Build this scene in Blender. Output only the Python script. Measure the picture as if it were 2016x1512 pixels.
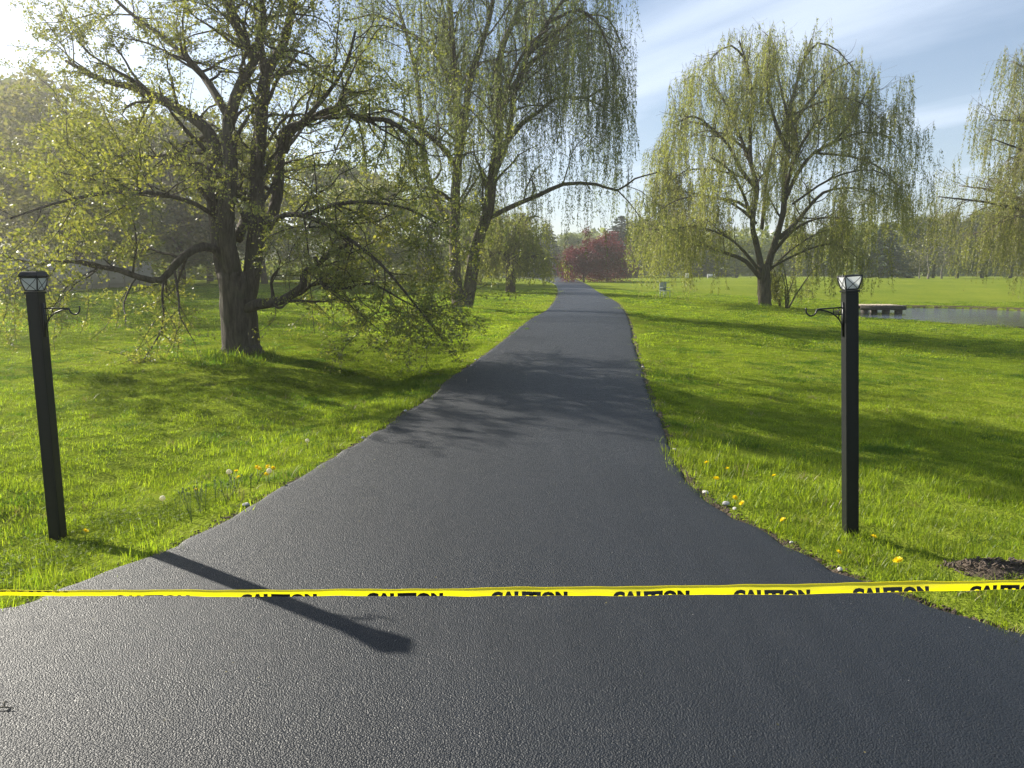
import bpy, bmesh, math, random
import numpy as np
from mathutils import Vector, Matrix

for o in list(bpy.data.objects):
    bpy.data.objects.remove(o)
random.seed(11)
RNG = np.random.default_rng(11)
sc = bpy.context.scene
col = sc.collection
R = math.radians

# ------------------------------------------------------------------ camera, sky, sun, exposure
F = 1480.0                      # focal length in photograph pixels (photograph 2016 x 1512)
PITCH = math.atan((756 - 530) / F)
CAMH = 1.6
cam_d = bpy.data.cameras.new('camera')
cam_d.sensor_fit = 'HORIZONTAL'; cam_d.sensor_width = 36.0
cam_d.lens = F / 2016 * 36.0
cam_d.clip_start = 0.05; cam_d.clip_end = 4000
cam = bpy.data.objects.new('camera', cam_d); col.objects.link(cam)
cam.location = (0, 0, CAMH); cam.rotation_euler = (math.pi / 2 - PITCH, 0, 0)
sc.camera = cam

SUN_AZ, SUN_EL = R(-55), R(27)   # azimuth measured from +Y towards +X
sdir = Vector((math.sin(SUN_AZ) * math.cos(SUN_EL), math.cos(SUN_AZ) * math.cos(SUN_EL), math.sin(SUN_EL)))
sun_d = bpy.data.lights.new('sun', 'SUN')
sun_d.energy = 5.0; sun_d.angle = R(0.53); sun_d.color = (1.0, 0.93, 0.80)
sun = bpy.data.objects.new('sun', sun_d); col.objects.link(sun)
sun.rotation_euler = sdir.to_track_quat('Z', 'Y').to_euler()
sun.location = (-40, 30, 30)

w = bpy.data.worlds.new('World'); sc.world = w; w.use_nodes = True
nt = w.node_tree; nt.nodes.clear(); L = nt.links
N = lambda t: nt.nodes.new(t)
out = N('ShaderNodeOutputWorld'); bg = N('ShaderNodeBackground')
sky = N('ShaderNodeTexSky'); sky.sky_type = 'NISHITA'; sky.sun_disc = False
sky.sun_elevation = SUN_EL; sky.sun_rotation = SUN_AZ
sky.air_density = 1.0; sky.dust_density = 0.7; sky.ozone_density = 2.6
bg.inputs['Strength'].default_value = 0.059
# thin cirrus: noise on a plane overhead, drawn out into streaks
tc = N('ShaderNodeTexCoord'); sep = N('ShaderNodeSeparateXYZ'); L.new(tc.outputs['Generated'], sep.inputs[0])
mx = N('ShaderNodeMath'); mx.operation = 'MAXIMUM'; mx.inputs[1].default_value = 0.03; L.new(sep.outputs['Z'], mx.inputs[0])
ad = N('ShaderNodeMath'); ad.operation = 'ADD'; ad.inputs[1].default_value = 0.10; L.new(mx.outputs[0], ad.inputs[0])
dx = N('ShaderNodeMath'); dx.operation = 'DIVIDE'; L.new(sep.outputs['X'], dx.inputs[0]); L.new(ad.outputs[0], dx.inputs[1])
dy = N('ShaderNodeMath'); dy.operation = 'DIVIDE'; L.new(sep.outputs['Y'], dy.inputs[0]); L.new(ad.outputs[0], dy.inputs[1])
cmb = N('ShaderNodeCombineXYZ'); L.new(dx.outputs[0], cmb.inputs[0]); L.new(dy.outputs[0], cmb.inputs[1])
rot = N('ShaderNodeVectorRotate'); rot.rotation_type = 'Z_AXIS'; rot.inputs['Angle'].default_value = R(54); L.new(cmb.outputs[0], rot.inputs['Vector'])
mp = N('ShaderNodeMapping'); mp.inputs['Scale'].default_value = (0.34, 0.95, 1)
mp.inputs['Location'].default_value = (3.1, 1.7, 0)
L.new(rot.outputs[0], mp.inputs[0])
n1 = N('ShaderNodeTexNoise'); n1.inputs['Scale'].default_value = 1.25; n1.inputs['Detail'].default_value = 6; n1.inputs['Roughness'].default_value = 0.5
n1.inputs['Distortion'].default_value = 0.35; L.new(mp.outputs[0], n1.inputs['Vector'])
mp2 = N('ShaderNodeMapping'); mp2.inputs['Scale'].default_value = (0.6, 4.5, 1); mp2.inputs['Rotation'].default_value = (0, 0, R(4)); L.new(rot.outputs[0], mp2.inputs[0])
n2 = N('ShaderNodeTexNoise'); n2.inputs['Scale'].default_value = 1.0; n2.inputs['Detail'].default_value = 6; L.new(mp2.outputs[0], n2.inputs['Vector'])
sm = N('ShaderNodeMath'); sm.operation = 'MULTIPLY_ADD'; L.new(n2.outputs['Fac'], sm.inputs[0]); sm.inputs[1].default_value = 0.16; L.new(n1.outputs['Fac'], sm.inputs[2])
rmp = N('ShaderNodeMapRange'); rmp.interpolation_type = 'SMOOTHSTEP'
rmp.inputs['From Min'].default_value = 0.44; rmp.inputs['From Max'].default_value = 0.80
rmp.inputs['To Min'].default_value = 0.05; rmp.inputs['To Max'].default_value = 0.60
L.new(sm.outputs[0], rmp.inputs[0])
mix = N('ShaderNodeMix'); mix.data_type = 'RGBA'; # the sheet of cirrus looks denser the lower one looks through it
hz1 = N('ShaderNodeMapRange'); hz1.interpolation_type = 'SMOOTHSTEP'; hz1.inputs['From Min'].default_value = 0.45; hz1.inputs['From Max'].default_value = 0.0; hz1.inputs['To Max'].default_value = 0.34
hz1.inputs['To Min'].default_value = 0.0; L.new(sep.outputs['Z'], hz1.inputs[0])
mxa = N('ShaderNodeMath'); mxa.operation = 'MAXIMUM'; L.new(rmp.outputs[0], mxa.inputs[0]); L.new(hz1.outputs[0], mxa.inputs[1])
mxb = N('ShaderNodeMath'); mxb.operation = 'MULTIPLY_ADD'; L.new(rmp.outputs[0], mxb.inputs[0]); mxb.inputs[1].default_value = .15; L.new(mxa.outputs[0], mxb.inputs[2]); mxb.use_clamp = True
L.new(mxb.outputs[0], mix.inputs['Factor'])
L.new(sky.outputs[0], mix.inputs['A']); mix.inputs['B'].default_value = (7.4, 8.3, 9.8, 1)
L.new(mix.outputs['Result'], bg.inputs['Color']); L.new(bg.outputs[0], out.inputs['Surface'])

vs = sc.view_settings
vs.view_transform = 'Standard'; vs.look = 'None'; vs.gamma = 1.0; vs.use_curve_mapping = False
vs.exposure = 1.25
cy = sc.cycles
cy.max_bounces = 8; cy.diffuse_bounces = 3; cy.glossy_bounces = 3; cy.transmission_bounces = 6
cy.volume_bounces = 1; cy.transparent_max_bounces = 6
cy.sample_clamp_indirect = 6.0
cy.use_denoising = True; cy.denoiser = 'OPENIMAGEDENOISE'; cy.denoising_prefilter = 'NONE'; cy.denoising_input_passes = 'RGB_ALBEDO_NORMAL'
cy.use_adaptive_sampling = True; cy.adaptive_threshold = 0.01

# ------------------------------------------------------------------ helpers
CP, SP = math.cos(PITCH), math.sin(PITCH)
def ray(px, py):
    a = (px - 1008) / F; b = (756 - py) / F
    return np.array([a, CP + b * SP, -SP + b * CP])
def at(px, py, Y):
    """the point on the sight line of a photograph pixel that lies Y metres ahead"""
    r = ray(px, py); t = Y / r[1]
    return np.array([0, 0, CAMH]) + r * t
def flat(px, py, z=0.0):
    r = ray(px, py); t = (z - CAMH) / r[2]
    return np.array([0, 0, CAMH]) + r * t

def tag(o, label=None, cat=None, group=None, kind=None):
    if label: o['label'] = label
    if cat: o['category'] = cat
    if group: o['group'] = group
    if kind: o['kind'] = kind
    return o
def empty(name, loc, label=None, cat=None, group=None, rz=0.0):
    o = bpy.data.objects.new(name, None); col.objects.link(o)
    o.empty_display_size = 0.2
    o.location = loc; o.rotation_euler = (0, 0, rz)
    return tag(o, label, cat, group)

REFS = np.array([(1, 0, 0), (0, 1, 0), (0, 0, 1), (.6, .8, 0), (-.6, .8, 0)], float)
class Geo:
    def __init__(self): self.v = []; self.q = []; self.t = []; self.n = 0
    def add(self, V, Q=None, T=None):
        V = np.asarray(V, float).reshape(-1, 3)
        if Q is not None and len(Q): self.q.append(np.asarray(Q, int).reshape(-1, 4) + self.n)
        if T is not None and len(T): self.t.append(np.asarray(T, int).reshape(-1, 3) + self.n)
        self.v.append(V); self.n += len(V)
    def box(self, c, s, rot=None):
        c = np.asarray(c, float); h = np.asarray(s, float) / 2
        V = np.array([[x, y, z] for x in (-1, 1) for y in (-1, 1) for z in (-1, 1)], float) * h
        if rot is not None: V = V @ np.array(rot).T
        self.add(V + c, [[0, 1, 3, 2], [4, 6, 7, 5], [0, 4, 5, 1], [2, 3, 7, 6], [0, 2, 6, 4], [1, 5, 7, 3]])
    def hexa(self, V8):   # bottom 4 ccw, top 4 ccw
        self.add(V8, [[3, 2, 1, 0], [4, 5, 6, 7], [0, 1, 5, 4], [1, 2, 6, 5], [2, 3, 7, 6], [3, 0, 4, 7]])
    def tube(self, P, rad, sides=6, cap=True, wob=0.0):
        P = np.asarray(P, float); n = len(P)
        rad = np.broadcast_to(np.asarray(rad, float), (n,))
        T = np.gradient(P, axis=0); T /= np.linalg.norm(T, axis=1)[:, None] + 1e-9
        ref = REFS[np.abs(T @ REFS.T).max(0).argmin()]
        A = np.stack([T[:, 1] * ref[2] - T[:, 2] * ref[1], T[:, 2] * ref[0] - T[:, 0] * ref[2], T[:, 0] * ref[1] - T[:, 1] * ref[0]], -1); A /= np.sqrt((A * A).sum(1))[:, None] + 1e-9
        B = np.stack([T[:, 1] * A[:, 2] - T[:, 2] * A[:, 1], T[:, 2] * A[:, 0] - T[:, 0] * A[:, 2], T[:, 0] * A[:, 1] - T[:, 1] * A[:, 0]], -1)
        ang = np.arange(sides) * 2 * math.pi / sides
        rr = rad[:, None] * np.ones((n, sides))
        if wob:
            rr = rr * (1 + wob * RNG.normal(size=(n, sides)) + wob * 1.4 * np.sin(ang * 3 + 1)[None, :])
        V = P[:, None, :] + rr[:, :, None] * (np.cos(ang)[None, :, None] * A[:, None, :] + np.sin(ang)[None, :, None] * B[:, None, :])
        V = V.reshape(-1, 3)
        i = np.arange(n - 1)[:, None] * sides; j = np.arange(sides)[None, :]; k = (j + 1) % sides
        Q = np.stack([i + j, i + k, i + sides + k, i + sides + j], -1).reshape(-1, 4)
        Tt = []
        if cap and sides > 2:
            b = (n - 1) * sides
            Tt = [[b, b + s, b + s + 1] for s in range(1, sides - 1)] + [[0, s + 1, s] for s in range(1, sides - 1)]
        self.add(V, Q, Tt)
    def mesh(self, name, smooth=False):
        V = np.concatenate(self.v) if self.v else np.zeros((0, 3))
        q = np.concatenate(self.q) if self.q else np.zeros((0, 4), int)
        t = np.concatenate(self.t) if self.t else np.zeros((0, 3), int)
        me = bpy.data.meshes.new(name)
        me.vertices.add(len(V)); me.vertices.foreach_set('co', V.astype(np.float32).ravel())
        nl = len(q) * 4 + len(t) * 3
        me.loops.add(nl)
        me.loops.foreach_set('vertex_index', np.concatenate([q.ravel(), t.ravel()]).astype(np.int32))
        me.polygons.add(len(q) + len(t))
        me.polygons.foreach_set('loop_start', np.concatenate([np.arange(len(q)) * 4, len(q) * 4 + np.arange(len(t)) * 3]).astype(np.int32))
        me.update(calc_edges=True)
        if smooth: me.polygons.foreach_set('use_smooth', np.ones(len(me.polygons), bool))
        return me
    def obj(self, name, mat, parent=None, smooth=False, loc=None):
        me = self.mesh(name, smooth)
        if mat: me.materials.append(mat)
        return link(name, me, parent, loc)
def link(name, me, parent=None, loc=None):
    o = bpy.data.objects.new(name, me); col.objects.link(o)
    if parent is not None:
        o.parent = parent
    if loc is not None: o.location = loc
    return o

def smooth(a, b, x):
    t = np.clip((np.asarray(x, float) - a) / (b - a), 0, 1); return t * t * (3 - 2 * t)

# ------------------------------------------------------------------ materials
MATS = {}
def new_mat(name):
    m = bpy.data.materials.new(name); m.use_nodes = True
    m.node_tree.nodes.clear(); return m, m.node_tree.nodes, m.node_tree.links
def principled(name, color, rough=0.6, noise=0.0, nscale=20, bump=0.0, bscale=60, spec=0.5, metal=0.0, bdist=0.01):
    m, ns, ls = new_mat(name)
    o = ns.new('ShaderNodeOutputMaterial'); p = ns.new('ShaderNodeBsdfPrincipled')
    p.inputs['Base Color'].default_value = (*color, 1); p.inputs['Roughness'].default_value = rough
    p.inputs['Specular IOR Level'].default_value = spec; p.inputs['Metallic'].default_value = metal
    ls.new(p.outputs[0], o.inputs['Surface'])
    tcn = ns.new('ShaderNodeTexCoord')
    if noise:
        n = ns.new('ShaderNodeTexNoise'); n.inputs['Scale'].default_value = nscale; n.inputs['Detail'].default_value = 5
        ls.new(tcn.outputs['Object'], n.inputs['Vector'])
        mr = ns.new('ShaderNodeMapRange'); mr.inputs['From Min'].default_value = .25; mr.inputs['From Max'].default_value = .75
        mr.inputs['To Min'].default_value = 1 - noise; mr.inputs['To Max'].default_value = 1 + noise
        ls.new(n.outputs['Fac'], mr.inputs[0])
        mu = ns.new('ShaderNodeVectorMath'); mu.operation = 'SCALE'; mu.inputs[0].default_value = color
        ls.new(mr.outputs[0], mu.inputs['Scale']); ls.new(mu.outputs[0], p.inputs['Base Color'])
    if bump:
        n = ns.new('ShaderNodeTexNoise'); n.inputs['Scale'].default_value = bscale; n.inputs['Detail'].default_value = 4
        ls.new(tcn.outputs['Object'], n.inputs['Vector'])
        b = ns.new('ShaderNodeBump'); b.inputs['Strength'].default_value = bump; b.inputs['Distance'].default_value = bdist
        ls.new(n.outputs['Fac'], b.inputs['Height']); ls.new(b.outputs[0], p.inputs['Normal'])
    return m
def leaf_mat(name, c1, c2, trans=0.5, gloss=0.06, tcol=1.5, obj_var=0.25, tint=(1.08, 1.0, .55)):
    m, ns, ls = new_mat(name)
    o = ns.new('ShaderNodeOutputMaterial')
    g = ns.new('ShaderNodeNewGeometry'); oi = ns.new('ShaderNodeObjectInfo')
    mxc = ns.new('ShaderNodeMix'); mxc.data_type = 'RGBA'
    mxc.inputs['A'].default_value = (*c1, 1); mxc.inputs['B'].default_value = (*c2, 1)
    ls.new(g.outputs['Random Per Island'], mxc.inputs['Factor'])
    mr = ns.new('ShaderNodeMapRange'); mr.inputs['To Min'].default_value = 1 - obj_var; mr.inputs['To Max'].default_value = 1 + obj_var
    ls.new(oi.outputs['Random'], mr.inputs[0])
    s1 = ns.new('ShaderNodeVectorMath'); s1.operation = 'SCALE'
    ls.new(mxc.outputs['Result'], s1.inputs[0]); ls.new(mr.outputs[0], s1.inputs['Scale'])
    s2 = ns.new('ShaderNodeVectorMath'); s2.operation = 'MULTIPLY'; s2.inputs[1].default_value = tuple(tcol * q for q in tint)
    ls.new(s1.outputs[0], s2.inputs[0])
    d = ns.new('ShaderNodeBsdfDiffuse'); t = ns.new('ShaderNodeBsdfTranslucent'); gl = ns.new('ShaderNodeBsdfGlossy')
    gl.inputs['Roughness'].default_value = 0.45; gl.inputs['Color'].default_value = (.8, .8, .8, 1)
    ls.new(s1.outputs[0], d.inputs['Color']); ls.new(s2.outputs[0], t.inputs['Color'])
    a = ns.new('ShaderNodeMixShader'); a.inputs[0].default_value = trans
    ls.new(d.outputs[0], a.inputs[1]); ls.new(t.outputs[0], a.inputs[2])
    b = ns.new('ShaderNodeMixShader'); b.inputs[0].default_value = gloss
    ls.new(a.outputs[0], b.inputs[1]); ls.new(gl.outputs[0], b.inputs[2])
    ls.new(b.outputs[0], o.inputs['Surface'])
    return m
def bark_mat(name, c, scale=9.0, bump=1.0):
    m, ns, ls = new_mat(name)
    o = ns.new('ShaderNodeOutputMaterial'); p = ns.new('ShaderNodeBsdfPrincipled'); ls.new(p.outputs[0], o.inputs['Surface'])
    p.inputs['Roughness'].default_value = .9; p.inputs['Specular IOR Level'].default_value = .2
    tcn = ns.new('ShaderNodeTexCoord'); mpn = ns.new('ShaderNodeMapping'); mpn.inputs['Scale'].default_value = (1, 1, .16)
    ls.new(tcn.outputs['Object'], mpn.inputs[0])
    v = ns.new('ShaderNodeTexNoise'); v.inputs['Scale'].default_value = scale * 2.2; v.inputs['Detail'].default_value = 6; v.inputs['Roughness'].default_value = .65
    ls.new(mpn.outputs[0], v.inputs['Vector'])
    n = ns.new('ShaderNodeTexNoise'); n.inputs['Scale'].default_value = scale * .35; n.inputs['Detail'].default_value = 3; ls.new(tcn.outputs['Object'], n.inputs['Vector'])
    cr = ns.new('ShaderNodeValToRGB'); cr.color_ramp.elements[0].position = .36; cr.color_ramp.elements[1].position = .68
    cr.color_ramp.elements[0].color = (c[0] * .45, c[1] * .43, c[2] * .42, 1); cr.color_ramp.elements[1].color = (c[0] * 1.35, c[1] * 1.35, c[2] * 1.35, 1)
    ls.new(v.outputs['Fac'], cr.inputs[0])
    mxn = ns.new('ShaderNodeMix'); mxn.data_type = 'RGBA'; mxn.inputs['B'].default_value = (c[0] * .8, c[1] * 1.05, c[2] * .7, 1)
    mr = ns.new('ShaderNodeMapRange'); mr.inputs['From Min'].default_value = .5; mr.inputs['From Max'].default_value = .75; mr.inputs['To Max'].default_value = .5
    ls.new(n.outputs['Fac'], mr.inputs[0]); ls.new(mr.outputs[0], mxn.inputs['Factor']); ls.new(cr.outputs[0], mxn.inputs['A'])
    ls.new(mxn.outputs['Result'], p.inputs['Base Color'])
    b = ns.new('ShaderNodeBump'); b.inputs['Strength'].default_value = bump; b.inputs['Distance'].default_value = .04
    ls.new(v.outputs['Fac'], b.inputs['Height']); ls.new(b.outputs[0], p.inputs['Normal'])
    return m

M = {}
M['bark'] = bark_mat('bark_grey_brown', (.085, .072, .058))
M['bark_willow'] = bark_mat('bark_willow', (.10, .085, .065), 7)
M['bark_pale'] = bark_mat('bark_pale', (.17, .155, .14), 12, .5)
M['twig'] = principled('twig', (.075, .065, .042), .8)
M['twig_yellow'] = principled('willow_twig', (.16, .14, .055), .7)
M['leaf_maple'] = leaf_mat('young_leaf', (.085, .115, .022), (.19, .20, .045), .58)
M['leaf_willow'] = leaf_mat('willow_leaf', (.10, .14, .034), (.19, .215, .066), .58, .03, 1.75, .25, (1.0, 1.0, .6))
M['leaf_willow_gold'] = leaf_mat('willow_leaf_golden', (.135, .16, .038), (.235, .245, .070), .58, .03, 1.75, .25, (1.0, 1.0, .6))
M['leaf_wood'] = leaf_mat('woodland_leaf', (.065, .105, .020), (.17, .195, .042), .52, obj_var=.35)
M['leaf_spring'] = leaf_mat('spring_leaf', (.10, .125, .03), (.18, .18, .06), .5, obj_var=.3)
M['needle'] = leaf_mat('needle', (.012, .03, .018), (.035, .06, .028), .15, .04, 1.2)
M['leaf_red'] = leaf_mat('plum_leaf', (.060, .008, .016), (.175, .022, .042), .35, .03, 1.25)
M['grass'] = leaf_mat('grass_blade', (.105, .162, .012), (.220, .262, .026), .56, .018, 1.85, .30, (.97, 1.0, .5))
M['grass_deep'] = leaf_mat('grass_blade_deep', (.050, .108, .010), (.110, .170, .018), .52, .02, 1.7, .25, (.92, 1.0, .5))
M['grass_dry'] = leaf_mat('grass_straw', (.18, .16, .06), (.26, .22, .10), .35, .05, 1.2, .2)
M['clover'] = leaf_mat('clover_leaf', (.065, .115, .010), (.135, .185, .020), .5, .012, 1.7, .25)
M['black_paint'] = principled('black_paint', (.007, .0085, .009), .48, .15, 30, .12, 220, .32, bdist=.002)
M['iron'] = principled('black_iron', (.008, .009, .0095), .4, .1, 60, .1, 300, .5, bdist=.001)
M['frost'] = None
M['tape'] = principled('yellow_tape', (.82, .72, .012), .32, .05, 12, .25, 14, .5, bdist=.004)
def mk_tape():
    m, ns, ls = new_mat('yellow_tape_plastic')
    o = ns.new('ShaderNodeOutputMaterial'); d = ns.new('ShaderNodeBsdfDiffuse'); t = ns.new('ShaderNodeBsdfTranslucent'); gl = ns.new('ShaderNodeBsdfGlossy')
    d.inputs[0].default_value = (.88, .80, .012, 1); t.inputs[0].default_value = (.90, .82, .010, 1); gl.inputs['Roughness'].default_value = .3
    a = ns.new('ShaderNodeMixShader'); a.inputs[0].default_value = .55; ls.new(d.outputs[0], a.inputs[1]); ls.new(t.outputs[0], a.inputs[2])
    b = ns.new('ShaderNodeMixShader'); b.inputs[0].default_value = .05; ls.new(a.outputs[0], b.inputs[1]); ls.new(gl.outputs[0], b.inputs[2]); ls.new(b.outputs[0], o.inputs['Surface'])
    return m
M['tape'] = mk_tape()
M['ink'] = principled('black_print', (.012, .011, .010), .4)
M['wood_grey'] = principled('weathered_wood', (.26, .235, .20), .85, .25, 5, .4, 30)
M['wood_fence'] = principled('fence_wood', (.40, .36, .30), .85, .25, 4, .4, 25)
M['wood_dark'] = principled('dark_wood', (.06, .05, .042), .8, .25, 6)  # dock beams and posts, much darker than the deck planks
M['deck'] = principled('deck_wood', (.40, .33, .26), .8, .2, 6, .3, 30)
M['soil'] = principled('soil', (.075, .058, .042), .95, .45, 22, 1.0, 60, .2, bdist=.02)
M['mulch'] = principled('mulch', (.085, .062, .045), .9, .5, 40)
M['stone'] = principled('pale_stone', (.46, .44, .41), .8, .2, 60, .3, 90)
M['petal'] = leaf_mat('dandelion_petal', (.78, .60, .008), (.84, .68, .012), .35, .03, 1.1, .05)
M['puff'] = leaf_mat('dandelion_seed', (.70, .70, .66), (.80, .80, .77), .5, .0, 1.0, .05)
M['stem'] = principled('dandelion_stem', (.15, .19, .05), .7)
M['siding'] = principled('pale_blue_siding', (.50, .56, .64), .7, .06, 3)
M['roof'] = principled('grey_roof', (.10, .10, .105), .85, .2, 3)
M['roof_red'] = principled('brown_roof', (.16, .10, .085), .85, .2, 3)
M['white'] = principled('white_paint', (.78, .78, .76), .6, .05, 5)
M['glass_dark'] = principled('window_glass', (.03, .035, .04), .12)
M['metal_pale'] = principled('pale_metal', (.40, .46, .46), .4, .08, 8)

def mk_frost():
    m, ns, ls = new_mat('frosted_glass')
    o = ns.new('ShaderNodeOutputMaterial')
    d = ns.new('ShaderNodeBsdfDiffuse'); d.inputs[0].default_value = (.78, .80, .80, 1)
    t = ns.new('ShaderNodeBsdfTranslucent'); t.inputs[0].default_value = (.82, .84, .84, 1)
    gl = ns.new('ShaderNodeBsdfGlossy'); gl.inputs['Roughness'].default_value = .15
    a = ns.new('ShaderNodeMixShader'); a.inputs[0].default_value = .55; ls.new(d.outputs[0], a.inputs[1]); ls.new(t.outputs[0], a.inputs[2])
    b = ns.new('ShaderNodeMixShader'); b.inputs[0].default_value = .08; ls.new(a.outputs[0], b.inputs[1]); ls.new(gl.outputs[0], b.inputs[2])
    ls.new(b.outputs[0], o.inputs['Surface']); return m
M['frost'] = mk_frost()

def mk_asphalt():
    m, ns, ls = new_mat('sealed_asphalt')
    o = ns.new('ShaderNodeOutputMaterial'); p = ns.new('ShaderNodeBsdfPrincipled'); ls.new(p.outputs[0], o.inputs['Surface'])
    tcn = ns.new('ShaderNodeTexCoord')
    def noise(s, d=3, r=.5, vec=None):
        n = ns.new('ShaderNodeTexNoise'); n.inputs['Scale'].default_value = s; n.inputs['Detail'].default_value = d; n.inputs['Roughness'].default_value = r
        ls.new(vec or tcn.outputs['Object'], n.inputs['Vector']); return n
    big = noise(.7, 4); mid = noise(9, 4, .6); fine = noise(240, 2); grit = noise(80, 4, .65)
    vor = ns.new('ShaderNodeTexVoronoi'); vor.inputs['Scale'].default_value = 150; ls.new(tcn.outputs['Object'], vor.inputs['Vector'])
    # colour: near black sealer, worn slightly paler in broad patches, a few bare pale specks
    mr = ns.new('ShaderNodeMapRange'); mr.inputs['From Min'].default_value = .3; mr.inputs['From Max'].default_value = .72
    mr.inputs['To Min'].default_value = 0; mr.inputs['To Max'].default_value = 1; ls.new(big.outputs['Fac'], mr.inputs[0])
    c = ns.new('ShaderNodeMix'); c.data_type = 'RGBA'; c.inputs['A'].default_value = (.006, .0095, .0155, 1); c.inputs['B'].default_value = (.011, .015, .022, 1)
    ls.new(mr.outputs[0], c.inputs['Factor'])
    spk = ns.new('ShaderNodeTexVoronoi'); spk.inputs['Scale'].default_value = 14; ls.new(tcn.outputs['Object'], spk.inputs['Vector'])
    lt = ns.new('ShaderNodeMath'); lt.operation = 'LESS_THAN'; lt.inputs[1].default_value = .042; ls.new(spk.outputs['Distance'], lt.inputs[0])
    wn = ns.new('ShaderNodeMath'); wn.operation = 'GREATER_THAN'; wn.inputs[1].default_value = .80
    sx = ns.new('ShaderNodeSeparateColor'); ls.new(spk.outputs['Color'], sx.inputs[0]); ls.new(sx.outputs[0], wn.inputs[0])
    ml = ns.new('ShaderNodeMath'); ml.operation = 'MULTIPLY'; ls.new(lt.outputs[0], ml.inputs[0]); ls.new(wn.outputs[0], ml.inputs[1])
    c2 = ns.new('ShaderNodeMix'); c2.data_type = 'RGBA'; c2.inputs['B'].default_value = (.30, .29, .27, 1)
    mps = ns.new('ShaderNodeMapping'); mps.inputs['Scale'].default_value = (5.5, .22, 1); ls.new(tcn.outputs['Object'], mps.inputs[0])
    stk = noise(1.0, 5, .6, mps.outputs[0]); mrs = ns.new('ShaderNodeMapRange'); mrs.inputs['From Min'].default_value = .45; mrs.inputs['From Max'].default_value = .75; mrs.inputs['To Max'].default_value = .55
    ls.new(stk.outputs['Fac'], mrs.inputs[0])
    cs = ns.new('ShaderNodeMix'); cs.data_type = 'RGBA'; cs.inputs['B'].default_value = (.018, .022, .030, 1); ls.new(mrs.outputs[0], cs.inputs['Factor']); ls.new(c.outputs['Result'], cs.inputs['A']); c = cs
    # dusty scuffs and a darker second coat in ragged patches
    sc1 = noise(2.3, 7, .7); mr2 = ns.new('ShaderNodeMapRange'); mr2.inputs['From Min'].default_value = .56; mr2.inputs['From Max'].default_value = .78; mr2.inputs['To Max'].default_value = .45
    ls.new(sc1.outputs['Fac'], mr2.inputs[0])
    cd = ns.new('ShaderNodeMix'); cd.data_type = 'RGBA'; cd.inputs['B'].default_value = (.027, .029, .033, 1)
    ls.new(mr2.outputs[0], cd.inputs['Factor']); ls.new(c.outputs['Result'], cd.inputs['A']); c = cd
    ls.new(ml.outputs[0], c2.inputs['Factor']); ls.new(c.outputs['Result'], c2.inputs['A']); ls.new(c2.outputs['Result'], p.inputs['Base Color'])
    rr = ns.new('ShaderNodeMapRange'); rr.inputs['To Min'].default_value = .36; rr.inputs['To Max'].default_value = .50; ls.new(mid.outputs['Fac'], rr.inputs[0])
    ls.new(rr.outputs[0], p.inputs['Roughness']); p.inputs['Specular IOR Level'].default_value = .34
    vsep = ns.new('ShaderNodeSeparateColor'); ls.new(vor.outputs['Color'], vsep.inputs[0])
    g0 = ns.new('ShaderNodeMath'); g0.operation = 'MULTIPLY_ADD'; ls.new(vsep.outputs[0], g0.inputs[0]); g0.inputs[1].default_value = .55
    gs_ = ns.new('ShaderNodeMath'); gs_.operation = 'MULTIPLY'; ls.new(grit.outputs['Fac'], gs_.inputs[0]); gs_.inputs[1].default_value = .55; ls.new(gs_.outputs[0], g0.inputs[2])
    radd = ns.new('ShaderNodeMath'); radd.operation = 'MULTIPLY_ADD'; ls.new(vsep.outputs[1], radd.inputs[0]); radd.inputs[1].default_value = .22; ls.new(rr.outputs[0], radd.inputs[2]); ls.new(radd.outputs[0], p.inputs['Roughness'])
    h = ns.new('ShaderNodeMath'); h.operation = 'MULTIPLY_ADD'; ls.new(vor.outputs['Distance'], h.inputs[0]); h.inputs[1].default_value = -.95; ls.new(g0.outputs[0], h.inputs[2])
    h2 = ns.new('ShaderNodeMath'); h2.operation = 'MULTIPLY_ADD'; ls.new(fine.outputs['Fac'], h2.inputs[0]); h2.inputs[1].default_value = .35; ls.new(h.outputs[0], h2.inputs[2])
    h3 = ns.new('ShaderNodeMath'); h3.operation = 'MULTIPLY_ADD'; ls.new(mid.outputs['Fac'], h3.inputs[0]); h3.inputs[1].default_value = .8; ls.new(h2.outputs[0], h3.inputs[2])
    b = ns.new('ShaderNodeBump'); b.inputs['Strength'].default_value = 1.0; b.inputs['Distance'].default_value = .0042
    ls.new(h3.outputs[0], b.inputs['Height']); ls.new(b.outputs[0], p.inputs['Normal'])
    return m
M['asphalt'] = mk_asphalt()

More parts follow.
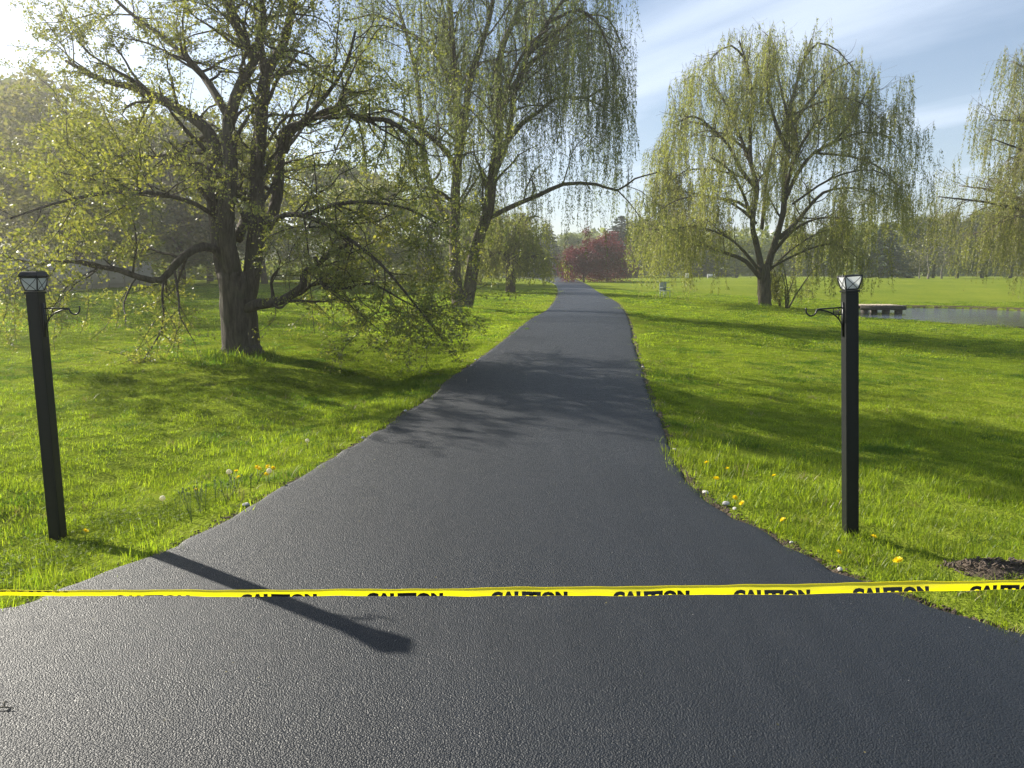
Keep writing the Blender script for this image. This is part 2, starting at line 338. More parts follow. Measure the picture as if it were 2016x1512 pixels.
def mk_lawn():
    m, ns, ls = new_mat('lawn_ground')
    o = ns.new('ShaderNodeOutputMaterial')
    tcn = ns.new('ShaderNodeTexCoord')
    def noise(s, d=4, r=.55):
        n = ns.new('ShaderNodeTexNoise'); n.inputs['Scale'].default_value = s; n.inputs['Detail'].default_value = d; n.inputs['Roughness'].default_value = r
        ls.new(tcn.outputs['Object'], n.inputs['Vector']); return n
    n1 = noise(.22, 4); n2 = noise(3.5, 5, .65); n3 = noise(30, 3)
    c = ns.new('ShaderNodeMix'); c.data_type = 'RGBA'; c.inputs['A'].default_value = (.110, .160, .016, 1); c.inputs['B'].default_value = (.205, .238, .030, 1)
    s = ns.new('ShaderNodeMath'); s.operation = 'ADD'; ls.new(n1.outputs['Fac'], s.inputs[0]); ls.new(n2.outputs['Fac'], s.inputs[1])
    mr = ns.new('ShaderNodeMapRange'); mr.inputs['From Min'].default_value = .7; mr.inputs['From Max'].default_value = 1.3; ls.new(s.outputs[0], mr.inputs[0])
    ls.new(mr.outputs[0], c.inputs['Factor'])
    d = ns.new('ShaderNodeBsdfDiffuse'); ls.new(c.outputs['Result'], d.inputs[0])
    h = ns.new('ShaderNodeMath'); h.operation = 'ADD'; ls.new(n2.outputs['Fac'], h.inputs[0]); ls.new(n3.outputs['Fac'], h.inputs[1])
    b = ns.new('ShaderNodeBump'); b.inputs['Strength'].default_value = .7; b.inputs['Distance'].default_value = .06; ls.new(h.outputs[0], b.inputs['Height']); ls.new(b.outputs[0], d.inputs['Normal'])
    ls.new(d.outputs[0], o.inputs['Surface'])
    return m
M['lawn'] = mk_lawn()

def mk_water():
    m, ns, ls = new_mat('pond_water')
    o = ns.new('ShaderNodeOutputMaterial'); p = ns.new('ShaderNodeBsdfPrincipled'); ls.new(p.outputs[0], o.inputs['Surface'])
    p.inputs['Base Color'].default_value = (.018, .024, .020, 1); p.inputs['Roughness'].default_value = .05
    tcn = ns.new('ShaderNodeTexCoord')
    n = ns.new('ShaderNodeTexNoise'); n.inputs['Scale'].default_value = 4.5; n.inputs['Detail'].default_value = 5; ls.new(tcn.outputs['Object'], n.inputs['Vector'])
    b = ns.new('ShaderNodeBump'); b.inputs['Strength'].default_value = 1.0; b.inputs['Distance'].default_value = .045
    ls.new(n.outputs['Fac'], b.inputs['Height']); ls.new(b.outputs[0], p.inputs['Normal'])
    return m
M['water'] = mk_water()

# ------------------------------------------------------------------ the drive and the ground
LEFT_PX = [(0, 1198), (119, 1161), (222, 1121), (302, 1090), (397, 1050), (442, 1024), (499, 994), (543, 966), (603, 933), (650, 905), (719, 863), (771, 833), (801, 810), (844, 786),
           (885, 747), (939, 710), (994, 669), (1044, 629), (1080, 608), (1096, 586), (1099, 570), (1091, 558), (1066, 551), (1023, 547)]
RIGHT_PX = [(2015, 1247), (1951, 1231), (1905, 1214), (1819, 1189), (1771, 1169), (1707, 1148), (1637, 1122), (1578, 1090), (1538, 1068), (1488, 1040), (1449, 1021), (1419, 1003),
            (1379, 977), (1346, 945), (1330, 921), (1316, 890), (1301, 855), (1286, 804), (1270, 769), (1260, 729), (1245, 676), (1238, 636), (1226, 608), (1212, 594), (1180, 576), (1148, 556), (1123, 549), (1073, 544)]
Lp = np.array([flat(*p)[:2] for p in LEFT_PX]); Rp = np.array([flat(*p)[:2] for p in RIGHT_PX])
Lp = np.vstack([[[-14, -7.0], [-9, 1.6], [-5.0, 2.62]], Lp, [[-25, 147]]])
Rp = np.vstack([[[14, -7.0], [8.5, 1.6], [4.2, 2.42]], Rp, [[-25, 176]]])
def dens(P, n):
    s = np.concatenate([[0], np.cumsum(np.linalg.norm(np.diff(P, axis=0), axis=1))])
    out_ = []
    for k in range(len(P) - 1):
        p0 = P[max(k - 1, 0)]; p1 = P[k]; p2 = P[k + 1]; p3 = P[min(k + 2, len(P) - 1)]
        m1 = (p2 - p0) * (s[k + 1] - s[k]) / max(s[k + 1] - s[max(k - 1, 0)], 1e-6)
        m2 = (p3 - p1) * (s[k + 1] - s[k]) / max(s[min(k + 2, len(P) - 1)] - s[k], 1e-6)
        for t in np.linspace(0, 1, n, endpoint=False):
            out_.append((2 * t**3 - 3 * t**2 + 1) * p1 + (t**3 - 2 * t**2 + t) * m1 + (-2 * t**3 + 3 * t**2) * p2 + (t**3 - t**2) * m2)
    out_.append(P[-1]); return np.array(out_)
Ld, Rd = dens(Lp, 5), dens(Rp, 5)
ROAD = np.vstack([Ld, Rd[::-1]])
def seg_dist(X, Y, P):
    X = np.asarray(X, float).ravel(); Y = np.asarray(Y, float).ravel()
    d = np.full(X.shape, 1e9)
    for a, b in zip(P[:-1], P[1:]):
        ab = b - a; q = ab @ ab + 1e-12
        t = np.clip(((X - a[0]) * ab[0] + (Y - a[1]) * ab[1]) / q, 0, 1)
        dd = (X - a[0] - t * ab[0])**2 + (Y - a[1] - t * ab[1])**2
        np.minimum(d, dd, out=d)
    return np.sqrt(d)
def inside(X, Y, P):
    X = np.asarray(X, float).ravel(); Y = np.asarray(Y, float).ravel()
    c = np.zeros(X.shape, bool); j = len(P) - 1
    for i in range(len(P)):
        xi, yi = P[i]; xj, yj = P[j]
        if yi != yj:
            c ^= ((yi > Y) != (yj > Y)) & (X < (xj - xi) * (Y - yi) / (yj - yi) + xi)
        j = i
    return c
POND_Z = -1.06
def pond_px(x, y): return flat(x, y, POND_Z)[:2]
POND = np.array([pond_px(1672, 628), pond_px(1720, 632), pond_px(1780, 635), pond_px(1840, 640), pond_px(1900, 645), pond_px(1960, 649), pond_px(2030, 651),
                 [30, 29.5], [37, 31], [41, 37], [39, 45], [33, 48], pond_px(2016, 612), pond_px(1950, 609), pond_px(1880, 607), pond_px(1800, 606), pond_px(1740, 606), pond_px(1690, 610), pond_px(1655, 618)])
def rough(x, y):
    return (np.sin(1.9 * x + .6 * y + 1) * np.cos(1.4 * y - .7 * x) * .5 + np.sin(4.3 * x - 2.1 * y) * np.cos(3.7 * y + 1.9 * x + 2) * .3 + np.sin(.53 * x + .31 * y) * .6)
def height(X, Y):
    sh = np.shape(X); X = np.asarray(X, float).ravel(); Y = np.asarray(Y, float).ravel()
    dl, dr = seg_dist(X, Y, Ld), seg_dist(X, Y, Rd)
    ins = inside(X, Y, ROAD)
    d = np.where(ins, 0, np.minimum(dl, dr)); left = dl < dr
    fade = 1 - smooth(22, 45, Y)
    zl = -.035 - .16 * np.exp(-((d - 1.35) / .85)**2) * fade + .018 * np.clip(d - 2.5, 0, 22)
    tx, ty = -5.9, 16.0
    zl = zl + .16 * np.exp(-((X - tx)**2 + (Y - ty)**2) / 6.0)
    slope = .050 * np.clip(d, 0, 24)
    zr = -.03 - .10 * (1 - np.exp(-(d / .8)**2)) * fade - slope * (1 - smooth(52, 100, Y)) + .25 * smooth(60, 112, Y) * smooth(2, 30, d) - .5 * smooth(118, 135, Y) * smooth(20, 40, d)
    z = np.where(left, zl, zr)
    z = z + .022 * rough(X, Y) * np.clip(d, 0, 1) * (1 + .8 * smooth(8, 30, Y))
    dp = seg_dist(X, Y, np.vstack([POND, POND[:1]])); ip = inside(X, Y, POND)
    sd = np.where(ip, -dp, dp)
    # the bank drops to the water
    bank = POND_Z + .10 + .06 * sd
    z = np.where((~ip) & (sd < 6), np.minimum(z, np.maximum(bank, POND_Z + .10)) * (1 - smooth(3, 6, sd)) + z * smooth(3, 6, sd), z)
    z = np.where((~ip) & (sd < 4), np.maximum(z, POND_Z + .10), z)
    z = np.where(ip, POND_Z + .10 - np.clip(dp * 1.3, 0, .9), z)
    z = np.where(ins, -.07, z)
    return z.reshape(sh)
def hz(x, y): return float(height(np.array([x]), np.array([y]))[0])
def ground(px, py):
    z = 0.0
    for _ in range(25):
        p = flat(px, py, z); z = .5 * z + .5 * hz(p[0], p[1])
    p = flat(px, py, z); p[2] = hz(p[0], p[1]); return p

def axis_coords(spec):
    out_ = []
    for a, b, n in spec: out_ += list(np.linspace(a, b, n, endpoint=False))
    return np.array(out_ + [spec[-1][1]])
xs = axis_coords([(-700, -80, 16), (-80, -30, 25), (-30, -9, 50), (-9, 9, 130), (9, 48, 110), (48, 100, 22), (100, 700, 16)])
ys = axis_coords([(-60, -8, 6), (-8, 2, 12), (2, 14, 90), (14, 60, 140), (60, 180, 70), (180, 900, 16)])
GX, GY = np.meshgrid(xs, ys); GZ = height(GX, GY)
def height(X, Y):
    sh = np.shape(X); X = np.asarray(X, float).ravel(); Y = np.asarray(Y, float).ravel()
    i = np.clip(np.searchsorted(xs, X) - 1, 0, len(xs) - 2); j = np.clip(np.searchsorted(ys, Y) - 1, 0, len(ys) - 2)
    u = (X - xs[i]) / (xs[i + 1] - xs[i]); v = (Y - ys[j]) / (ys[j + 1] - ys[j])
    return ((GZ[j, i] * (1 - u) + GZ[j, i + 1] * u) * (1 - v) + (GZ[j + 1, i] * (1 - u) + GZ[j + 1, i + 1] * u) * v).reshape(sh)
g = Geo(); ny, nx = GX.shape
idx = np.arange(ny * nx).reshape(ny, nx)
g.add(np.stack([GX, GY, GZ], -1).reshape(-1, 3), np.stack([idx[:-1, :-1], idx[:-1, 1:], idx[1:, 1:], idx[1:, :-1]], -1).reshape(-1, 4))
lawn = tag(g.obj('lawn', M['lawn'], smooth=True), kind='structure')

# asphalt slab with a rolled edge
def xof(P, Y): return np.interp(Y, P[:, 1], P[:, 0])
yl = np.unique(np.concatenate([np.linspace(-6.9, 2.3, 14), np.linspace(2.3, 14, 170), np.linspace(14, 60, 120), np.linspace(60, 140, 60), np.linspace(140, 175.9, 30)]))
lx, rx = xof(Ld, yl), xof(Rd, yl)
wob = np.interp(yl, np.linspace(-7, 180, 1500), RNG.normal(size=1500)) * .015
wob2 = np.interp(yl, np.linspace(-7, 180, 1500), RNG.normal(size=1500)) * .015
lx = lx + wob; rx = rx + wob2
offs = [(-.055, -.065), (-.03, -.018), (0, -.003), (.05, 0)]
cols = [np.stack([lx + o, yl, np.full_like(yl, z)], -1) for o, z in offs]
for k in range(1, 12):
    u = k / 12; cols.append(np.stack([lx * (1 - u) + rx * u, yl, .018 * math.sin(math.pi * u) * np.ones_like(yl) * smooth(2, 6, yl)], -1))
cols += [np.stack([rx - o, yl, np.full_like(yl, z)], -1) for o, z in offs[::-1]]
C = np.stack(cols, 1); nr, nc = C.shape[:2]
g = Geo(); idx = np.arange(nr * nc).reshape(nr, nc)
g.add(C.reshape(-1, 3), np.stack([idx[:-1, :-1], idx[:-1, 1:], idx[1:, 1:], idx[1:, :-1]], -1).reshape(-1, 4))
tag(g.obj('driveway', M['asphalt'], smooth=True), kind='structure')

# bare soil along both edges; dark strip also stands in for left-edge shadow
for nm, P, sgn in (('soil_verge', Ld, -1), ('soil_verge', Rd, 1)):
    P = np.array([p for p in P if 1.8 < p[1] < 60]); T = np.gradient(P, axis=0); T /= np.linalg.norm(T, axis=1)[:, None]
    P2 = dens(P, 6); T2 = np.gradient(P2, axis=0); T2 /= np.linalg.norm(T2, axis=1)[:, None]
    Nn = np.stack([-T2[:, 1], T2[:, 0]], -1) * (1 if sgn < 0 else -1)
    g = Geo(); rows = []
    for wd in (-.02, .02, .05, None):
        ww = wd if wd is not None else .075 + .03 * np.abs(RNG.normal(size=len(P2)))
        Q = P2 + Nn * (np.array(ww).reshape(-1, 1) if np.ndim(ww) else ww)
        z = np.maximum(height(Q[:, 0], Q[:, 1]) + .006, -.055) + RNG.normal(size=len(P2)) * .004
        rows.append(np.column_stack([Q, z]))
    C = np.stack(rows, 1); idx = np.arange(C.shape[0] * 4).reshape(-1, 4)
    q = np.stack([idx[:-1, :-1], idx[:-1, 1:], idx[1:, 1:], idx[1:, :-1]], -1).reshape(-1, 4)
    g.add(C.reshape(-1, 3), q); tag(g.obj(nm, M['soil'], smooth=True), kind='structure')

# pond
g = Geo(); n = len(POND)
c = POND.mean(0)
ring = np.vstack([POND * 1.0]); ring = c + (ring - c) * 1.012
g.add(np.vstack([np.column_stack([ring, np.full(n, POND_Z)]), [[c[0], c[1], POND_Z]]]), None, [[i, (i + 1) % n, n] for i in range(n)])
tag(g.obj('pond_water', M['water']), kind='structure')

# earth bank round the water
g = Geo(); PB = dens(np.vstack([POND, POND[:1]]), 8); TB = np.gradient(PB, axis=0); TB /= np.linalg.norm(TB, axis=1)[:, None]
NB = np.stack([TB[:, 1], -TB[:, 0]], -1); NB *= np.sign(((PB - c) * NB).sum(1))[:, None]
wv = .05 * RNG.normal(size=len(PB))[:, None]
rows = [np.column_stack([PB - NB * .25, np.full(len(PB), POND_Z - .12)]), np.column_stack([PB + NB * (.02 + wv), np.full(len(PB), POND_Z + .06)]), np.column_stack([PB + NB * (.20 + wv), np.full(len(PB), POND_Z + .17)]), np.column_stack([PB + NB * (.75 + wv), np.full(len(PB), POND_Z + .08)])]
C = np.stack(rows, 1); idx = np.arange(C.shape[0] * 4).reshape(-1, 4)
g.add(C.reshape(-1, 3), np.stack([idx[:-1, :-1], idx[:-1, 1:], idx[1:, 1:], idx[1:, :-1]], -1).reshape(-1, 4))
tag(g.obj('pond_bank', M['soil'], smooth=True), kind='structure')

# ------------------------------------------------------------------ grass
def blade_patch(name, mat, nb, size, h0, h1, wid, lean=.45, curve=.5, dry=None):
    g = Geo()
    px_ = (RNG.random(nb) - .5) * size; py_ = (RNG.random(nb) - .5) * size
    az = RNG.random(nb) * 2 * math.pi; h = h0 + (h1 - h0) * RNG.random(nb)**1.3
    ln = lean * np.abs(RNG.normal(size=nb)) ; w_ = wid * (.6 + .8 * RNG.random(nb))
    dxy = np.stack([np.cos(az), np.sin(az)], -1); sd = np.stack([-np.sin(az), np.cos(az)], -1)
    base = np.stack([px_, py_], -1)
    lv = []
    for t, ww in ((0, 1.0), (.5, .85), (1.0, .08)):
        hor = h * ln * (t * .6 + curve * t * t); ver = h * (t - .12 * t * t * ln)
        cxy = base + dxy * hor[:, None]
        for s in (-1, 1):
            lv.append(np.column_stack([cxy + sd * (s * w_ * ww / 2)[:, None], ver - .01]))
    V = np.stack(lv, 1)  # nb,6,3
    i = np.arange(nb)[:, None] * 6
    Q = np.concatenate([i + np.array([[0, 1, 3, 2]]), i + np.array([[2, 3, 5, 4]])])
    g.add(V.reshape(-1, 3), Q)
    me = g.mesh(name); me.materials.append(mat)
    return me
def clover_patch(name, nl, size, h0, h1, r):
    g = Geo()
    for k in range(nl):
        x, y = (random.random() - .5) * size, (random.random() - .5) * size; h = random.uniform(h0, h1); a0 = random.random() * 6.3
        tilt = Vector((random.gauss(0, .35), random.gauss(0, .35), 1)).normalized(); q = Vector((0, 0, 1)).rotation_difference(tilt)
        for j in range(3):
            a = a0 + j * 2.094; rr = r * random.uniform(.7, 1.1)
            pts = [(0, 0, 0), (math.cos(a - .5) * rr * .8, math.sin(a - .5) * rr * .8, .1 * rr), (math.cos(a) * rr * 1.1, math.sin(a) * rr * 1.1, 0), (math.cos(a + .5) * rr * .8, math.sin(a + .5) * rr * .8, .1 * rr)]
            P = [q @ Vector(p) + Vector((x, y, h)) for p in pts]
            g.add([tuple(p) for p in P], [[0, 1, 2, 3]])
        g.add([(x - .001, y, -.01), (x + .001, y, -.01), (x + .001, y, h), (x - .001, y, h)], [[0, 1, 2, 3]])
    me = g.mesh(name); me.materials.append(M['clover']); return me

def scatter_stuff(name, meshes, pts, rot, scl, ind):
    c = bpy.data.collections.new(name + '_kinds')
    for k, me in enumerate(meshes):
        c.objects.link(bpy.data.objects.new('%s_kind%02d' % (name, k), me))
    me = bpy.data.meshes.new(name); me.vertices.add(len(pts)); me.vertices.foreach_set('co', np.asarray(pts, np.float32).ravel())
    for an, ty, dat in (('rot', 'FLOAT_VECTOR', rot), ('scl', 'FLOAT_VECTOR', scl), ('ind', 'INT', ind)):
        a = me.attributes.new(an, ty, 'POINT')
        a.data.foreach_set('vector' if ty == 'FLOAT_VECTOR' else 'value', np.asarray(dat, np.int32 if ty == 'INT' else np.float32).ravel())
    o = link(name, me); tag(o, kind='stuff')
    ng = bpy.data.node_groups.new(name + '_nodes', 'GeometryNodeTree')
    ng.interface.new_socket('Geometry', in_out='INPUT', socket_type='NodeSocketGeometry')
    ng.interface.new_socket('Geometry', in_out='OUTPUT', socket_type='NodeSocketGeometry')
    nn, ll = ng.nodes, ng.links
    gi, go = nn.new('NodeGroupInput'), nn.new('NodeGroupOutput')
    ci = nn.new('GeometryNodeCollectionInfo'); ci.inputs['Collection'].default_value = c; ci.inputs['Separate Children'].default_value = True; ci.inputs['Reset Children'].default_value = True
    iop = nn.new('GeometryNodeInstanceOnPoints'); iop.inputs['Pick Instance'].default_value = True
    def attr(nm, ty):
        a = nn.new('GeometryNodeInputNamedAttribute'); a.data_type = ty; a.inputs['Name'].default_value = nm
        return a.outputs['Attribute']
    e2r = nn.new('FunctionNodeEulerToRotation')
    ll.new(attr('rot', 'FLOAT_VECTOR'), e2r.inputs[0])
    ll.new(gi.outputs[0], iop.inputs['Points']); ll.new(ci.outputs[0], iop.inputs['Instance'])
    ll.new(attr('ind', 'INT'), iop.inputs['Instance Index']); ll.new(e2r.outputs[0], iop.inputs['Rotation']); ll.new(attr('scl', 'FLOAT_VECTOR'), iop.inputs['Scale'])
    ll.new(iop.outputs[0], go.inputs[0])
    md = o.modifiers.new('scatter', 'NODES'); md.node_group = ng
    return o

def lawn_points(y0, y1, per_m2, xl=-.80, xr=.80, pad=1.8):
    A = (y1 - y0) * ((xr - xl) * (y0 + y1) / 2 + 2 * pad); n = int(A * per_m2)
    Y = y0 + (y1 - y0) * RNG.random(n * 2); W = (xr - xl) * Y + 2 * pad
    keep = RNG.random(n * 2) < W / W.max(); Y = Y[keep]
    X = xl * Y - pad + ((xr - xl) * Y + 2 * pad) * RNG.random(len(Y))
    k = min(n, len(X)); X, Y = X[:k], Y[:k]
    ok = ~inside(X, Y, ROAD) & ~inside(X, Y, POND)
    X, Y = X[ok], Y[ok]
    d = np.minimum(seg_dist(X, Y, Ld), seg_dist(X, Y, Rd))
    return X, Y, d
def vnoise(x, y, s, seed=0):
    r = np.random.default_rng(seed); G_ = r.random((64, 64))
    u, v = np.asarray(x) * s + 100, np.asarray(y) * s + 100
    i, j = np.floor(u).astype(int), np.floor(v).astype(int); fu, fv = u - i, v - j
    fu, fv = fu * fu * (3 - 2 * fu), fv * fv * (3 - 2 * fv)
    q = lambda a, b: G_[a % 64, b % 64]
    return (q(i, j) * (1 - fu) + q(i + 1, j) * fu) * (1 - fv) + (q(i, j + 1) * (1 - fu) + q(i + 1, j + 1) * fu) * fv

near_k = [blade_patch('turf', M['grass'], 150, .24, .016, .046, .0034, .7) for _ in range(5)]
near_k += [blade_patch('turf_tall', M['grass'], 70, .20, .035, .092, .0042, .65) for _ in range(3)]
near_k += [clover_patch('clover', 95, .26, .012, .042, .0095) for _ in range(2)]
near_k += [blade_patch('straw', M['grass_dry'], 22, .16, .03, .09, .0035, .9)]
near_k += [blade_patch('turf_deep', M['grass_deep'], 150, .24, .018, .052, .0036, .7) for _ in range(2)]
P_, R_, S_, I_ = [], [], [], []
def put(X, Y, ind, sc_, zsc, dz=0):
    Z = height(X, Y) + dz
    P_.append(np.stack([X, Y, Z], -1)); n = len(X)
    R_.append(np.stack([RNG.normal(size=n) * .08, RNG.normal(size=n) * .08, RNG.random(n) * 6.283], -1))
    S_.append(np.stack([sc_, sc_, zsc], -1)); I_.append(ind)
for y0, y1, pm, gs in ((1.9, 6.5, 66, 1.0), (6.5, 11, 46, 1.15), (11, 18, 30, 1.45)):
    X, Y, d = lawn_points(y0, y1, pm); keep = d > .03 * RNG.random(len(d)); X, Y, d = X[keep], Y[keep], d[keep]
    n = len(X); v = .5 * vnoise(X, Y, 1.1, 3) + .5 * vnoise(X, Y, 3.6, 13); v2 = vnoise(X, Y, .45, 5)
    ind = RNG.integers(0, 5, n)
    pt = np.clip(.04 + .36 * np.exp(-d / .35) + .45 * smooth(.62, .85, v) * (Y < 9) + .45 * (X > 0) * (Y < 7) , 0, .9)
    ind = np.where(RNG.random(n) < .85 * smooth(.5, .7, .6 * vnoise(X, Y, .8, 41) + .4 * vnoise(X, Y, 2.7, 42)), RNG.integers(11, 13, n), ind)
    ind = np.where(RNG.random(n) < pt, RNG.integers(5, 8, n), ind)
    ind = np.where((RNG.random(n) < .75 * smooth(.42, .56, v2)) & (X < 0) & (d > .45), RNG.integers(8, 10, n), ind)
    ind = np.where(RNG.random(n) < .02 + .12 * np.exp(-d / .25), 10, ind)
    s_ = gs * (.8 + .5 * RNG.random(n))
    put(X, Y, ind, s_, s_ * (.42 + 1.0 * v + .14 * np.exp(-d / .4)) * {1.0: 1.0, 1.15: .72, 1.45: .46}[gs])
scatter_stuff('grass', near_k, np.concatenate(P_), np.concatenate(R_), np.concatenate(S_), np.concatenate(I_))
P_, R_, S_, I_ = [], [], [], []
far_k = [blade_patch('turf_far', M['grass'], 150, .75, .03, .075, .016, .5) for _ in range(3)] + [blade_patch('turf_far', M['grass_deep'], 150, .75, .03, .075, .016, .5)]
for y0, y1, pm, gs in ((18, 32, 5.2, 1.0), (32, 62, 2.6, 1.5)):
    X, Y, d = lawn_points(y0, y1, pm); keep = d > .15 + .2 * (gs > 1.2); X, Y = X[keep], Y[keep]
    n = len(X); s_ = gs * (.85 + .4 * RNG.random(n))
    put(X, Y, RNG.integers(0, 4, n), s_, .55 * (.8 + .5 * vnoise(X, Y, .8, 9)))
scatter_stuff('mown_grass', far_k, np.concatenate(P_), np.concatenate(R_), np.concatenate(S_), np.concatenate(I_))

# ------------------------------------------------------------------ trees
def unit(v): return v / (np.linalg.norm(v) + 1e-9)
def spline(pts, step):
    P = np.asarray(pts, float)
    n = max(2, int(np.ceil(np.linalg.norm(np.diff(P, axis=0), axis=1).mean() / step)))
    return dens(P, n)
class Tree:
    def __init__(self, base): self.base = np.asarray(base, float); self.wood = Geo(); self.twig = Geo(); self.leaf = Geo(); self.lines = []; self.thin = None; self.lim = None
    def limb(self, P, r0, r1, level=1, sides=8, wob=.05, power=1.0):
        P = np.asarray(P, float); n = len(P); t = np.linspace(0, 1, n)
        rad = r1 + (r0 - r1) * (1 - t)**power
        (self.wood if level <= 2 else self.twig).tube(P - self.base, rad, sides, True, wob if level <= 1 else 0)
        self.lines.append((P, rad, level)); return P
    def grow(self, p, d, length, r0, r1, level, nstep=7, wig=.16, up=0.0, sag=0.0, sides=5):
        d = unit(np.asarray(d, float)); st = length / nstep; P = [np.array(p, float)]
        for k in range(nstep):
            d = unit(d + RNG.normal(size=3) * wig + np.array([0, 0, up - sag * (k + 1) / nstep]))
            P.append(P[-1] + d * st)
        if self.lim is not None and not self.lim(P[-1]): return None   # outside the crown's real outline
        return self.limb(P, r0, r1, level, sides)
    def sprout(self, level_from, level_to, per_m, lens, ang, start=.25, up=0.05, sag=0.0, nstep=6, rr=.45, sides=4, wig=.17, bias=None, maxr=.05):
        for (P, rad, lv) in [x for x in self.lines if x[2] == level_from]:
            s = np.concatenate([[0], np.cumsum(np.linalg.norm(np.diff(P, axis=0), axis=1))]); Lg = s[-1]
            n = RNG.poisson(per_m * Lg * (1 - start))
            for f in start + (1 - start) * RNG.random(n):
                x = f * Lg; p = np.array([np.interp(x, s, P[:, k]) for k in range(3)])
                k = min(np.searchsorted(s, x), len(P) - 1); k = max(k, 1); T = unit(P[k] - P[k - 1])
                q = RNG.normal(size=3)
                if bias is not None: q = q + bias
                q = unit(q - T * (q @ T)); a = R(RNG.uniform(*ang))
                d = T * math.cos(a) + q * math.sin(a)
                ln = RNG.uniform(*lens) * (1.15 - .5 * f); r = min(float(np.interp(x, s, rad)) * rr, maxr)
                self.grow(p, d, ln, r, max(r * .25, .004), level_to, nstep, wig, up, sag, sides)
    def leaves_on(self, level, per_m, size, asp=.55, spread=.10, droop=.2, start=.15, clump=3):
        Ps, Ds = [], []
        for (P, rad, lv) in self.lines:
            if lv != level: continue
            s = np.concatenate([[0], np.cumsum(np.linalg.norm(np.diff(P, axis=0), axis=1))]); Lg = s[-1]
            n = RNG.poisson(per_m * Lg)
            if n == 0: continue
            x = (start + (1 - start) * RNG.random(n)) * Lg
            Ps.append(np.stack([np.interp(x, s, P[:, k]) for k in range(3)], -1))
        if not Ps: return
        P = np.concatenate(Ps); P = np.repeat(P, clump, 0)
        P = P + RNG.normal(size=P.shape) * spread
        self.add_leaves(P, size, asp, droop)
    def add_leaves(self, P, size, asp=.55, droop=.2, dirs=None):
        if self.thin is not None and dirs is None: P = P[self.thin(P)]
        n = len(P)
        d = RNG.normal(size=(n, 3)) if dirs is None else dirs + RNG.normal(size=(n, 3)) * .35
        d[:, 2] -= droop; d /= np.linalg.norm(d, axis=1)[:, None]
        q = RNG.normal(size=(n, 3)); q -= d * (q * d).sum(1)[:, None]; q /= np.linalg.norm(q, axis=1)[:, None]
        L_ = (size * (.6 + .8 * RNG.random(n)))[:, None]; W_ = L_ * asp / 2
        V = np.stack([P, P + d * L_ * .5 + q * W_, P + d * L_, P + d * L_ * .5 - q * W_], 1) - self.base
        i = np.arange(n)[:, None] * 4
        self.leaf.add(V.reshape(-1, 3), i + np.array([[0, 1, 2, 3]]))
    def strands(self, levels, per_m, lens, leaf, lper, floor=1.6, asp=.22, zmin=None, start=.3, out=.15, twig_r=.004):
        Pl, Dl = [], []
        for (P, rad, lv) in [x for x in self.lines if x[2] in levels]:
            s = np.concatenate([[0], np.cumsum(np.linalg.norm(np.diff(P, axis=0), axis=1))]); Lg = s[-1]
            n = RNG.poisson(per_m * Lg)
            for f in start + (1 - start) * RNG.random(n):
                x = f * Lg; p = np.array([np.interp(x, s, P[:, k]) for k in range(3)])
                ln = RNG.uniform(*lens)
                fl = self.base[2] + floor * RNG.uniform(.6, 1.9)
                ln = min(ln, max(.35, p[2] - fl))
                k = max(1, min(np.searchsorted(s, x), len(P) - 1)); T = unit(P[k] - P[k - 1])
                d0 = unit(np.array([T[0], T[1], 0]) + RNG.normal(size=3) * .5) * out
                t = np.linspace(0, 1, 5)[:, None]
                sway = RNG.normal(size=3) * .07; sway[2] = 0
                Q = p + d0 * (1 - (1 - t)**2) * min(ln, 1.2) + np.array([0, 0, -1.0]) * ln * (t**1.15) + sway * ln * t**2
                self.twig.tube(Q - self.base, np.linspace(twig_r, twig_r * .5, 5), 3, False)
                m = max(2, RNG.poisson(lper * ln)); tt = RNG.random(m)**.85 * .97 + .03
                Pl.append(np.stack([np.interp(tt, t[:, 0], Q[:, k]) for k in range(3)], -1))
        if Pl:
            P = np.concatenate(Pl); d = np.tile(np.array([0, 0, -1.0]), (len(P), 1)); d[:, :2] += RNG.normal(size=(len(P), 2)) * .55
            self.add_leaves(P + RNG.normal(size=P.shape) * .02, leaf, asp, .0, d)
    def build(self, name, label, cat, group, bark, leafm, twigm=None):
        print('TREE', label[:30], 'lines', [sum(1 for l in self.lines if l[2]==k) for k in range(5)], 'leaves', sum(len(q) for q in self.leaf.q), 'twigq', sum(len(q) for q in self.twig.q), 'woodq', sum(len(q) for q in self.wood.q))
        root = empty(name, self.base, label, cat, group)
        self.wood.obj('trunk', M[bark], root, True)
        if self.twig.v: tag(self.twig.obj('twigs', M[twigm or 'twig'], root), kind='stuff')
        if self.leaf.v: tag(self.leaf.obj('crown', M[leafm], root), kind='stuff')
        return root
def px_line(pts, Y, step=.35):
    """pixel path of a limb at distance Y, each point (x, y, offset in depth)"""
    return spline([at(p[0], p[1], Y + (p[2] if len(p) > 2 else 0)) for p in pts], step)

